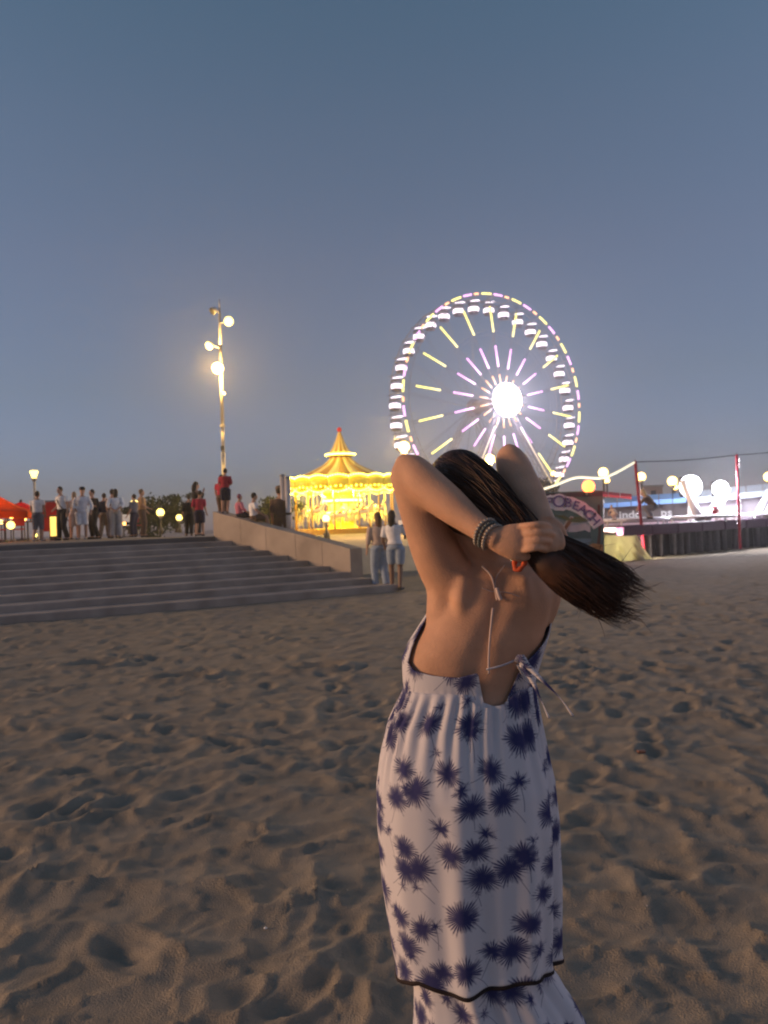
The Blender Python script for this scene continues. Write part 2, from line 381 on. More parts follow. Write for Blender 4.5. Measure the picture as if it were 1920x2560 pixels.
make_person(up(96, 26.5), .15, 1.66, 'man seen from behind in white t-shirt and grey shorts beside the orange parasol', GP, dict(wrL=(-.2, .12, .95), wrR=(.22, .1, .95)), WT, .35, GRY, .62, shoes=(.3, .3, .3))
make_person(up(157, 26.2), 2.7, 1.76, 'man in white t-shirt with dark crossbody strap and black trousers', GP, dict(wrR=(.16, .2, 1.0), wrL=(-.26, .04, .9)), WT, .35, BLK, 1.0, hair=(.02, .015, .012), strap=BLK, shoes=(.02, .02, .02))
make_person(up(208, 26.5), 3.3, 1.72, 'person in loose white long-sleeved shirt and white shorts wearing a dark cap', GP, dict(elR=(.3, -.05, 1.15), wrR=(.2, .1, 1.02), elL=(-.3, -.05, 1.15), wrL=(-.3, .08, .95)), WT2, .92, WT2, .52, hat=BLK, shoes=(.3, .3, .3))
make_person(up(188, 28.6), .4, 1.70, 'fair-haired person in cream clothes half hidden between two people in white', GP, None, CREAM, .5, CREAM, .55, hair=(.28, .19, .11), hairlen=.12, fem=True)
make_person(up(237, 27.2), 2.4, 1.68, 'person all in black beside the white-shirted person with the cap', GP, dict(wrL=(-.1, .2, 1.2)), BLK, .6, BLK, 1.0, shoes=(.02, .02, .02))
make_person(up(262, 28.5), .2, 1.60, 'person in tan trousers and dark top standing behind the person in black', GP, None, NAVY, .9, KHAKI, 1.0)
make_person(up(291, 26.3), .3, 1.62, 'woman in white blouse and light grey trousers, hands clasped behind her back', GP, dict(elR=(.27, -.1, 1.15), wrR=(.06, -.17, 1.02), elL=(-.27, -.1, 1.15), wrL=(-.06, -.17, 1.02)), WT2, .7, LGREY, 1.0, hairlen=.1, fem=True)
make_person(up(283, 28.2), -.3, 1.72, 'dark-haired person almost hidden behind the woman in the white blouse', GP, None, BROWN, .5, GRY, 1.0)
make_person(up(358, 27), -1.2, 1.62, 'person in tan top and dark trousers standing before the dark tree', GP, dict(wrR=(.14, .22, 1.05)), TAN, .4, BROWN, 1.0, hair=(.16, .1, .06))
make_person(up(337, 29), 1.2, 1.55, 'person in dark trousers and grey top between tan top and globe lamp', GP, None, GRY, .5, NAVY, 1.0)
make_person(up(474, 24.5), .2, 1.25, 'child in black beside the red-shirted child on the top step', GP, None, BLK, .6, BLK, 1.0)
make_person(up(501, 22.5), .1, 1.28, 'child in red t-shirt and dark shorts standing on the top step', GP, None, RED, .5, NAVY, .5, hair=(.02, .015, .012))
make_person(up(493, 24.0, TOPZ), -1.0, 1.62, 'long-haired woman in dark clothes holding a cup behind the children', GP, dict(elR=(.2, .12, 1.2), wrR=(.1, .22, 1.42)), BLK, .9, BLK, 1.0, hair=(.015, .012, .012), hairlen=.25, fem=True)
def to_px(p): v = ROT.transposed() @ (Vector(p) - CAM); return 960 + F * v.x / -v.z
def on_wall(px, dz=0):
    q = px
    for _ in range(4): p = wall_pt(q) + WN * .2; q += px - to_px((p.x, p.y, 1.5))
    p = wall_pt(q) + WN * .2; z = interp(q, tops); pw = wall_pt(q); return (p.x, p.y, P(q, z, pw.y).z + dz)
SIT = dict(pelvis=(0, 0, .12), chest=(0, -.03, .44), neck=(0, 0, .63), head=(0, .03, .795), shL=(-.185, 0, .59), shR=(.185, 0, .59), hipL=(-.09, .02, .1), hipR=(.09, .02, .1),
           knL=(-.12, .42, .16), knR=(.12, .40, .12), anL=(-.12, .47, -.26), anR=(.12, .46, -.28), toeL=(-.12, .62, -.30), toeR=(.12, .60, -.32), elL=(-.25, .02, .33), elR=(.25, .05, .33), wrL=(-.2, .25, .2), wrR=(.2, .25, .2))
make_person(on_wall(566), .1, 1.16, 'child in red t-shirt and dark shorts standing on the wall below the tall mast', 'people on the parapet wall', dict(wrL=(-.12, .18, 1.1), wrR=(.12, .18, 1.1)), RED, .5, NAVY, .5, hair=(.02, .015, .012))
p_ = on_wall(545); make_person((p_[0], p_[1] + .6, TOPZ + .35), -.4, 1.28, 'person in red top just behind the standing child on the wall', 'people on the parapet wall', None, RED, .4, BROWN, 1.0)
SQ = dict(SIT); make_person(on_wall(600, -.02), -1.0, 1.15, 'child in pink hooded top sitting on the parapet wall', 'people on the parapet wall', SIT, PINK, .8, NAVY, .6, hair=(.3, .1, .13))
make_person(on_wall(636, .0), -1.25, 1.35, 'dark-haired person in white t-shirt sitting on the wall, bare legs to the right', 'people on the parapet wall', SIT, WT, .4, BROWN, .4)
p_ = P(702, 1300, on_wall(703)[1] + .8); make_person((p_[0], p_[1], LOWZ), 0, 1.72, 'brown-clad person with a hat beside the two steel posts', None, None, BROWN, .6, BROWN, 1.0, hat=KHAKI)
make_person((P(948, 1400, 17.3).x, 17.3, 0), .3, 1.66, 'person in pale pink top and light jeans walking on the sand by the stairs', 'couple walking on the sand', dict(anR=(.1, -.18, .1), toeR=(.1, -.05, .05), knR=(.1, .02, .5)), CREAM, .8, DENIM, 1.0, hair=(.12, .06, .03), fem=True, hairlen=.2)
make_person((P(987, 1400, 16.9).x, 16.9, 0), -.2, 1.68, 'person in white top and pale denim shorts with bare legs by the stairs', 'couple walking on the sand', dict(elR=(.25, .1, 1.2), wrR=(.2, .3, 1.15), anL=(-.1, .12, .085), toeL=(-.1, .28, .04), knL=(-.1, .12, .5)), WT, .5, DENIM, .42, hairlen=.15, fem=True, skin='skin_dark')

# ------------------------------------------------------------------ the woman in front
exec_woman = True
WO = P(1180, 1300, 2.0); WO.z = 0
def W(x, y, d=2.0): return P(x, y, d) - WO
def Wr(x, y, d, r): q = W(x, y, d); return (q.x, q.y, q.z, r)
woman = empty('person', WO, label='woman seen from behind in white dress with navy palm print, gathering her long hair', cat='person')
OUT = [(1440, 1120, 1372), (1480, 1092, 1386), (1520, 1078, 1384), (1560, 1052, 1372), (1600, 1026, 1362), (1640, 1010, 1350), (1680, 1012, 1338), (1715, 1014, 1330)]
def out_lr(y): return interp(y, [(a, b) for a, b, c in OUT]), interp(y, [(a, c) for a, b, c in OUT])
HD = [(1440, .085), (1500, .105), (1600, .115), (1680, .105), (1715, .10)]
def torso_ring(y, infl, n, phis=None):
    l, r = out_lr(y); c = W((l + r) / 2, y, 2.0); hw = (r - l) / 2 * .001 + infl; hd = interp(y, HD) + infl; o = []
    for k in range(n):
        ph = phis[k] if phis is not None else 2 * PI * k / n
        sx, cy = math.sin(ph), math.cos(ph)
        gro = 0
        if infl < .002 and cy > 0: gro = .012 * math.exp(-(ph if ph < PI else ph - 2 * PI) ** 2 / .02)      # spine groove
        o.append(c + Vector((hw * sx, -(hd * (abs(cy) ** .85) * (1 if cy > 0 else -1)) + gro, 0)))
    return o
def woman_body():
    mb = MB()
    rr = [torso_ring(y, -.006, 48) for y in (1440, 1470, 1500, 1530, 1560, 1600, 1640, 1680, 1715)]
    c = W(1230, 1412); rr.insert(0, [c + Vector((.075 * math.sin(2 * PI * k / 48), -.06 * math.cos(2 * PI * k / 48) , 0)) for k in range(48)])
    for y, cx, hw, hd in ((1800, 1160, .155, .11), (1900, 1160, .17, .13), (2000, 1160, .17, .12), (2060, 1160, .12, .09)):
        c = W(cx, y); rr.append([c + Vector((hw * math.sin(2 * PI * k / 48), -hd * math.cos(2 * PI * k / 48), 0)) for k in range(48)])
    mb.rings(rr[::-1])
    # shoulder blades
    for x, s in ((1160, -1), (1305, 1)): mb.tube([W(x, 1440, 1.935), W(x + s * 8, 1500, 1.926), W(x, 1570, 1.925)], [.02, .024, .012], 12)
    # neck and head
    ctube(mb, [Wr(1232, 1450, 2.02, .062), Wr(1222, 1400, 2.0, .05), Wr(1195, 1340, 1.99, .05), Wr(1170, 1290, 2.0, .055)], 12, 16)
    hc = W(1148, 1248, 2.02); mb.ball(hc, (.078, .095, .108), 24, 16); mb.ball(hc + Vector((-.01, .055, -.06)), (.052, .05, .055), 16, 10)
    mb.tube([hc + Vector((-.005, .09, .02)), hc + Vector((-.005, .108, -.018)), hc + Vector((-.005, .095, -.03))], [.008, .015, .011], 8)
    for e in (-1, 1): mb.ball(hc + Vector((e * .08, .0, -.012)), (.01, .02, .03), 10, 8)
    # left arm
    ctube(mb, [Wr(1180, 1490, 2.0, .065), Wr(1130, 1450, 1.99, .066), Wr(1093, 1390, 1.98, .060), Wr(1062, 1300, 1.96, .056), Wr(1032, 1215, 1.94, .050), Wr(1014, 1170, 1.93, .042), Wr(1003, 1146, 1.935, .014)], 28, 20)
    ctube(mb, [Wr(1001, 1143, 1.935, .012), Wr(1010, 1156, 1.93, .032), Wr(1032, 1180, 1.92, .044), Wr(1075, 1222, 1.89, .047), Wr(1125, 1262, 1.86, .043), Wr(1175, 1302, 1.83, .034), Wr(1222, 1338, 1.80, .027), Wr(1245, 1350, 1.79, .027)], 26, 20)
    mb.ball(W(1008, 1158, 1.935), (.022, .024, .024), 12, 8); mb.ball(W(1274, 1128, 2.065), (.022, .022, .022), 12, 8)
    # lat fold from armpit down the flank
    ctube(mb, [Wr(1115, 1430, 1.985, .05), Wr(1112, 1510, 1.985, .046), Wr(1100, 1580, 1.99, .04), Wr(1095, 1650, 2.0, .03)], 12, 14)
    # right arm
    ctube(mb, [Wr(1310, 1490, 2.03, .06), Wr(1340, 1440, 2.05, .062), Wr(1335, 1350, 2.07, .055), Wr(1305, 1230, 2.07, .05), Wr(1281, 1155, 2.06, .042), Wr(1268, 1114, 2.066, .014)], 28, 20)
    ctube(mb, [Wr(1267, 1112, 2.065, .012), Wr(1271, 1128, 2.06, .030), Wr(1279, 1160, 2.04, .042), Wr(1300, 1205, 2.0, .046), Wr(1325, 1250, 1.94, .042), Wr(1352, 1295, 1.87, .031), Wr(1366, 1318, 1.83, .027)], 24, 20)
    ctube(mb, [Wr(1345, 1420, 2.04, .055), Wr(1355, 1490, 2.02, .05), Wr(1345, 1560, 2.01, .035)], 10, 14)
    # left hand: palm, four fingers over the hair, thumb under it
    q = lambda *a: [Wr(*b) for b in a]
    ctube(mb, q((1235, 1348, 1.79, .027), (1262, 1352, 1.785, .036), (1290, 1352, 1.782, .039), (1312, 1350, 1.785, .034)), 10, 16, .55, up=(0, -1, 0))
    for i, (dy, L) in enumerate(((-33, .95), (-13, 1.1), (7, 1.02), (26, .82))):
        x0, y0 = 1308, 1350 + dy
        ctube(mb, q((x0 - 14, y0, 1.785, .0086), (x0 + 14 * L, y0 - 3, 1.760, .0084), (x0 + 40 * L, y0 - 6, 1.754, .0078), (x0 + 62 * L, y0 - 4, 1.768, .0076), (x0 + 70 * L, y0 + 2, 1.795, .0066)), 14, 10)
    ctube(mb, q((1258, 1372, 1.79, .016), (1280, 1386, 1.782, .0135), (1302, 1392, 1.786, .0115), (1322, 1390, 1.797, .0095)), 12, 10)
    # right hand
    ctube(mb, q((1364, 1316, 1.83, .027), (1366, 1332, 1.81, .034), (1360, 1350, 1.80, .036), (1352, 1362, 1.80, .03)), 10, 16, .6, up=(0, -1, 0))
    for i, (dx, L) in enumerate(((32, .9), (11, 1.08), (-10, 1.0), (-30, .8))):
        x0, y0 = 1372 + dx * .75, 1328 + abs(dx) * .2
        ctube(mb, q((x0 - 6, y0 - 10, 1.82, .0088), (x0 + 6, y0 + 8, 1.79, .0088), (x0 + 8, y0 + 36 * L, 1.778, .0084), (x0 - 2, y0 + 58 * L, 1.795, .0075)), 12, 10)
    ctube(mb, q((1380, 1308, 1.83, .015), (1398, 1322, 1.825, .013), (1408, 1345, 1.83, .011), (1402, 1362, 1.835, .009)), 12, 10)
    # legs and feet
    for s in (-1, 1):
        hx = s * .085
        ctube(mb, [(hx - .02, 0, .82, .09), (hx - .02, 0, .65, .082), (hx - .015, .01, .47, .06), (hx - .015, -.01, .33, .056), (hx - .015, -.015, .1, .036), (hx - .015, -.015, .05, .036)], 22, 16)
        ctube(mb, [(hx - .015, -.045, .032, .03), (hx - .01, .02, .04, .036), (hx + s * .01, .12, .028, .034), (hx + s * .012, .175, .02, .02)], 10, 12, .8)
    me = remesh(mb, .0036, 0)
    n = len(me.vertices); co = np.empty(n * 3); me.vertices.foreach_get('co', co); co = co.reshape(-1, 3)
    ed = np.empty(len(me.edges) * 2, int); me.edges.foreach_get('vertices', ed); ed = ed.reshape(-1, 2)
    deg = np.bincount(ed.ravel(), minlength=n)[:, None]
    h0 = np.array(W(1335, 1345, 1.80)); dist = np.linalg.norm(co - h0, axis=1); wgt = np.clip((dist - .085) / .05, 0.0, 1)[:, None]
    for it in range(34):
        acc = np.zeros_like(co); np.add.at(acc, ed[:, 0], co[ed[:, 1]]); np.add.at(acc, ed[:, 1], co[ed[:, 0]])
        k = .55 * (wgt if it >= 2 else np.maximum(wgt, .7)); co = co + k * (acc / deg - co)
    me.vertices.foreach_set('co', co.ravel()); me.update()
    me.materials.append(M['skin']); return link('body', me, woman), hc
body, HC = woman_body()
M['eye_white'] = mat('eye_white', (.8, .8, .78), .3); M['lips'] = mat('lips', (.45, .15, .13), .5)
for e in (-1, 1):
    mb = MB(); mb.ball(HC + Vector((e * .03 - .005, .083, .005)), .012, 12, 8); mb.build('eye', M['eye_white'], woman, True)
mb = MB(); ctube(mb, [(*(HC + Vector((-.03, .092, -.055))), .003), (*(HC + Vector((-.008, .104, -.054))), .007), (*(HC + Vector((.014, .092, -.055))), .003)], 10, 8); mb.build('lips', M['lips'], woman, True)

# printed fabric
def print_mat():
    m = bpy.data.materials.new('palm_print_fabric'); m.use_nodes = True; t = m.node_tree; L = t.links.new; b = t.nodes['Principled BSDF']
    b.inputs['Roughness'].default_value = .85; b.inputs['Specular IOR Level'].default_value = .15
    def nd(ty, **k):
        n = t.nodes.new(ty)
        for a, v in k.items(): setattr(n, a, v)
        return n
    def mth(op, a, b_=None, c=None, clamp=False):
        n = nd('ShaderNodeMath', operation=op); n.use_clamp = clamp
        for i, v in enumerate((a, b_, c)):
            if v is None: continue
            if isinstance(v, (int, float)): n.inputs[i].default_value = v
            else: L(v, n.inputs[i])
        return n.outputs[0]
    uv = nd('ShaderNodeUVMap').outputs[0]
    nz = nd('ShaderNodeTexNoise'); nz.inputs['Scale'].default_value = 75; L(uv, nz.inputs['Vector'])
    def layer(scale, off, rmin, rvar, stem):
        mp = nd('ShaderNodeMapping'); mp.inputs['Scale'].default_value = (scale, scale * 1.05, 1); mp.inputs['Location'].default_value = (off, off * 1.7, 0); L(uv, mp.inputs[0])
        vo = nd('ShaderNodeTexVoronoi', voronoi_dimensions='2D', feature='F1'); vo.inputs['Scale'].default_value = 1; vo.inputs['Randomness'].default_value = .88; L(mp.outputs[0], vo.inputs['Vector'])
        df = nd('ShaderNodeVectorMath', operation='SUBTRACT'); L(mp.outputs[0], df.inputs[0]); L(vo.outputs['Position'], df.inputs[1])
        cs = nd('ShaderNodeSeparateColor'); L(vo.outputs['Color'], cs.inputs[0])
        ro = nd('ShaderNodeVectorRotate', rotation_type='Z_AXIS'); L(df.outputs[0], ro.inputs['Vector']); L(mth('MULTIPLY_ADD', cs.outputs[0], 2.0, -1.0), ro.inputs['Angle'])
        sp = nd('ShaderNodeSeparateXYZ'); L(ro.outputs[0], sp.inputs[0]); x, y = sp.outputs[0], sp.outputs[1]
        y2 = mth('MULTIPLY', y, 1.25)
        r = mth('SQRT', mth('ADD', mth('MULTIPLY', x, x), mth('MULTIPLY', y2, y2)))
        th = mth('ARCTAN2', y2, x)
        s1 = mth('SINE', mth('ADD', mth('MULTIPLY', th, 27), mth('MULTIPLY', cs.outputs[1], 9)))
        s2 = mth('SINE', mth('ADD', mth('MULTIPLY', th, 7), mth('MULTIPLY', cs.outputs[2], 30)))
        R0 = mth('MULTIPLY_ADD', cs.outputs[1], rvar, rmin)
        R1 = mth('ADD', mth('MULTIPLY_ADD', s1, .055, R0), mth('MULTIPLY', s2, .045))
        R1 = mth('ADD', R1, mth('MULTIPLY_ADD', nz.outputs[0], .34, -.17))
        k = mth('SUBTRACT', R1, r); mask = mth('MULTIPLY_ADD', k, 8, .4, True)
        core = mth('SUBTRACT', 1, mth('DIVIDE', r, R1), None, True)
        streak = mth('MULTIPLY', mth('SINE', mth('MULTIPLY', th, 31)), .5)
        dens = mth('ADD', mth('MULTIPLY', core, 1.35), mth('MULTIPLY_ADD', streak, .6, .34), None, True)
        mask = mth('MULTIPLY', mask, dens)
        if stem:
            sx = mth('ADD', x, mth('MULTIPLY', mth('MULTIPLY', y, y), .25))
            st = mth('MULTIPLY', mth('LESS_THAN', mth('ABSOLUTE', sx), .012), mth('MULTIPLY', mth('LESS_THAN', y, 0), mth('GREATER_THAN', y, -.75)))
            mask = mth('MAXIMUM', mask, mth('MULTIPLY', st, .5))
        return mask
    mk = mth('MAXIMUM', layer(10.4, .37, .35, .13, True), layer(9.6, 5.3, .05, .30, True))
    mx = nd('ShaderNodeMix', data_type='RGBA'); L(mk, mx.inputs['Factor']); mx.inputs['A'].default_value = (.68, .645, .68, 1); mx.inputs['B'].default_value = (.048, .050, .150, 1)
    L(mx.outputs['Result'], b.inputs['Base Color'])
    n2 = nd('ShaderNodeTexNoise'); n2.inputs['Scale'].default_value = 400; L(uv, n2.inputs['Vector']); bp = nd('ShaderNodeBump'); bp.inputs['Strength'].default_value = .15; bp.inputs['Distance'].default_value = .003
    L(n2.outputs[0], bp.inputs['Height']); L(bp.outputs[0], b.inputs['Normal'])
    tr = nd('ShaderNodeBsdfTranslucent'); L(mx.outputs['Result'], tr.inputs[0]); ms = nd('ShaderNodeMixShader'); ms.inputs[0].default_value = .12
    L(b.outputs[0], ms.inputs[1]); L(tr.outputs[0], ms.inputs[2]); L(ms.outputs[0], t.nodes['Material Output'].inputs[0])
    return m
M['print'] = print_mat(); M['cord'] = mat('cord', (.55, .42, .38), .8)
def grid_mesh(name, pts, uvs, parent, material, thick=0.0, wrap=True):   # pts[row][col]
    nr, nc = len(pts), len(pts[0]); me = bpy.data.meshes.new(name)
    f = []; 
    for i in range(nr - 1):
        for k in range(nc - 1): f.append((i * nc + k, i * nc + k + 1, (i + 1) * nc + k + 1, (i + 1) * nc + k))
    me.from_pydata([tuple(p) for r in pts for p in r], [], f); me.update()
    ul = me.uv_layers.new(name='UVMap'); fl = [u for r in uvs for u in r]; li = np.empty(len(me.loops), int); me.loops.foreach_get('vertex_index', li)
    ul.data.foreach_set('uv', np.array(fl)[li].ravel())
    me.polygons.foreach_set('use_smooth', [True] * len(me.polygons)); me.materials.append(material); o = link(name, me, parent)
    if thick: s = o.modifiers.new('s', 'SOLIDIFY'); s.thickness = thick; s.offset = 0
    return o
dress = empty('dress', (0, 0, 0)); dress.parent = woman; dress.empty_display_size = .05
D = math.radians
YTOP = [(-180, 1500), (-100, 1500), (-84, 1522), (-74, 1590), (-68, 1645), (-58, 1668), (-36, 1684), (-14, 1690), (-6, 1684), (-1, 1676), (1, 1690), (-0.5, 1700), (3, 1764), (14, 1770), (26, 1764), (34, 1700), (40, 1655), (58, 1610), (75, 1545), (90, 1500), (180, 1500)]
YT = [(-180, 1500), (-100, 1500), (-84, 1522), (-74, 1590), (-68, 1640), (-58, 1658), (-36, 1668), (-14, 1672), (0, 1662), (2, 1666), (6, 1705), (9, 1733), (18, 1743), (28, 1740), (34, 1712), (38, 1675), (44, 1645), (58, 1618), (75, 1590), (90, 1555), (105, 1500), (180, 1500)]
phs = sorted(set(list(np.linspace(-180, 180, 181)) + [2, 4, 6, 7, 8, 9, 34, 35, 36, 37, 38]))
rows = 40; pts = []; uvs = []
for i in range(rows + 1):
    r_ = []; u_ = []
    for a in phs:
        yt = interp(a, YT); y = yt + (1772 - yt) * i / rows; yy = min(y, 1715); ph = D(a)
        l, r = out_lr(yy)
        if y > 1715: l2, r2 = interp(y, [(1715, 1014), (1760, 996), (1800, 976)]), interp(y, [(1715, 1330), (1760, 1335), (1800, 1345)]); l, r = l2, r2
        c = W((l + r) / 2, y); hw = (r - l) / 2 * .001 + .004; hd = interp(y, HD + [(1772, .115)]) + .005
        cy = math.cos(ph); wr = .0025 * math.sin(a * .9) * max(0, (y - 1690) / 80)
        r_.append(c + Vector(((hw + wr) * math.sin(ph), -(hd + wr) * (abs(cy) ** .85) * (1 if cy > 0 else -1), 0))); u_.append((ph * .19, c.z))
    pts.append(r_); uvs.append(u_)
grid_mesh('bodice', pts, uvs, dress, M['print'], .003)
SK = [(1712, 1014, 1330, .108), (1740, 1004, 1333, .115), (1800, 974, 1345, .135), (1880, 954, 1362, .16), (1950, 944, 1378, .175), (2050, 946, 1388, .18), (2200, 958, 1392, .175), (2350, 982, 1390, .17), (2500, 1010, 1386, .168)]
def skirt_pt(y, ph, tab, amp, lo=0.0):
    l = interp(y, [(t[0], t[1]) for t in tab]); r = interp(y, [(t[0], t[2]) for t in tab]); hd = interp(y, [(t[0], t[3]) for t in tab])
    c = W((l + r) / 2, y); f = 0
    g = max(0, 1 - (y - 1712) / 260) if y < 1972 else 0; w2 = min(1, max(0, (y - 1730) / 500))
    f += .0065 * g * math.sin(ph * 31 + 1.3 * math.sin(ph * 5)) * (min(1, (y - 1705) / 40))
    wt = .55 + .45 * math.sin(ph * 1.0 + .1)
    f += amp * w2 * wt * (math.sin(ph * 8 + 1.2 * math.sin(ph * 3 + 1) + y * .0012) + .45 * math.sin(ph * 17 + 2 + y * .001))
    cy = math.cos(ph); hw = (r - l) / 2 * .001
    return c + Vector(((hw + f) * math.sin(ph), -(hd + f) * (abs(cy) ** .8) * (1 if cy > 0 else -1), 0)), c.z
HEM = [(-180, 2420), (-90, 2422), (-66, 2395), (-45, 2370), (-25, 2384), (-10, 2386), (5, 2372), (30, 2360), (55, 2368), (75, 2376), (90, 2390), (180, 2420)]
pts = []; uvs = []; NP = 260
for i in range(111):
    r_ = []; u_ = []
    for k in range(NP + 1):
        a = -180 + 360 * k / NP; ph = D(a); top = max(1712, interp(a, [(-8, 1712), (3, 1735), (9, 1744), (28, 1741), (36, 1722), (44, 1712)])); y = top + (interp(a, HEM) - top) * i / 110
        p, z = skirt_pt(y, ph, SK, .0145); 
        if i > 106: q = (i - 106) / 4; p = p + Vector((math.sin(ph), -math.cos(ph), 0)) * .003 * q * q
        r_.append(p); u_.append((ph * .2, z))
    pts.append(r_); uvs.append(u_)
grid_mesh('skirt_upper_tier', pts, uvs, dress, M['print'], .004)
mb = MB(); mb.tube([p + Vector((math.sin(D(-180 + 360 * k / NP)), -math.cos(D(-180 + 360 * k / NP)), 0)) * -.002 + Vector((0, 0, -.004)) for k, p in enumerate(pts[-1])], .0065, 6); mb.build('hem_tube', mat('hem_dark', (.02, .012, .012), .8), dress, True)  # dark brown-black tube along the upper tier's hem
SK2 = [(2250, 1028, 1350, .14), (2400, 1034, 1350, .145), (2440, 1037, 1372, .148), (2500, 1038, 1418, .155), (2560, 1036, 1452, .16), (2620, 1034, 1470, .165), (2690, 1030, 1475, .17)]
pts = []; uvs = []
for i in range(51):
    r_ = []; u_ = []
    for k in range(NP + 1):
        a = -180 + 360 * k / NP; ph = D(a); y = 2250 + 445 * i / 50; p, z = skirt_pt(y, ph, SK2, .014); r_.append(p); u_.append((ph * .2 + .31, z + .2))
    pts.append(r_); uvs.append(u_)
grid_mesh('skirt_lower_tier', pts, uvs, dress, M['print'], .003)
# cords, neck tie, bow
def cordo(name, pts, r=.0028, m='cord'):
    mb = MB(); c = cat([tuple(W(*p)) for p in pts], 26); mb.tube([tuple(p) for p in c], r, 6); return mb.build(name, M[m], dress, True)
cordo('neck_cord', [(1205, 1415, 1.935), (1228, 1440, 1.925), (1238, 1478, 1.918), (1243, 1500, 1.905)])
cordo('neck_cord', [(1262, 1412, 1.935), (1240, 1445, 1.925), (1236, 1478, 1.918), (1205, 1470, 1.915)], .0013)
cordo('neck_cord', [(1236, 1478, 1.914), (1270, 1482, 1.905), (1300, 1492, 1.905)], .0012)
cordo('tassel', [(1242, 1470, 1.905), (1246, 1485, 1.9), (1252, 1500, 1.898)], .0050, 'cord')
cordo('back_cord', [(1232, 1520, 1.893), (1226, 1580, 1.893), (1222, 1640, 1.892), (1222, 1684, 1.892)], .0026)
cordo('waist_cord', [(1216, 1674, 1.890), (1260, 1662, 1.894), (1310, 1640, 1.925), (1332, 1625, 1.955)], .0026, 'print')
def ribbon(name, pts, wid):
    c = [Vector(p) for p in cat([tuple(W(*p)) for p in pts], 22)]; rows_ = []; uv_ = []
    for i, p in enumerate(c):
        t = (c[min(i + 1, 21)] - c[max(i - 1, 0)]).normalized(); s = t.cross(Vector((0, 1, 0))).normalized(); h = wid * (.5 + .5 * math.sin(i * .25 + .6))
        rows_.append([p - s * h, p + Vector((0, -.004, 0)), p + s * h]); uv_.append([(i * .012, 0), (i * .012, wid), (i * .012, 2 * wid)])
    return grid_mesh(name, rows_, uv_, dress, M['print'], .003)
ribbon('bow_loop', [(1292, 1655, 1.905), (1304, 1645, 1.89), (1326, 1690, 1.895), (1330, 1715, 1.91), (1312, 1700, 1.915), (1294, 1660, 1.905)], .009)
ribbon('bow_tail', [(1300, 1655, 1.895), (1322, 1668, 1.885), (1360, 1705, 1.87), (1400, 1745, 1.86), (1432, 1790, 1.86)], .006)
ribbon('bow_tail', [(1302, 1660, 1.893), (1330, 1700, 1.885), (1350, 1745, 1.875), (1372, 1795, 1.87)], .006)
# bracelets
M['bead'] = mat('bead', (.36, .30, .25), .4, .3); M['bead2'] = mat('bead_dark', (.12, .13, .12), .4)
ax = (W(1222, 1338, 1.80) - W(1175, 1302, 1.83)).normalized()
for i, (x, y, d, rr, br, mm) in enumerate(((1210, 1329, 1.810, .0325, .0048, 'bead'), (1219, 1336, 1.804, .0315, .0044, 'bead2'), (1229, 1342, 1.798, .0305, .0048, 'bead'))):
    c = W(x, y, d); u_ = ax.cross(Vector((0, 0, 1))).normalized(); v_ = ax.cross(u_); mb = MB()
    for k in range(24): q = 2 * PI * k / 24; mb.ball(c + (u_ * math.cos(q) + v_ * math.sin(q)) * rr + ax * .003 * math.sin(q * 2), br, 8, 6)
    mb.build('bracelet', M[mm], woman, True)
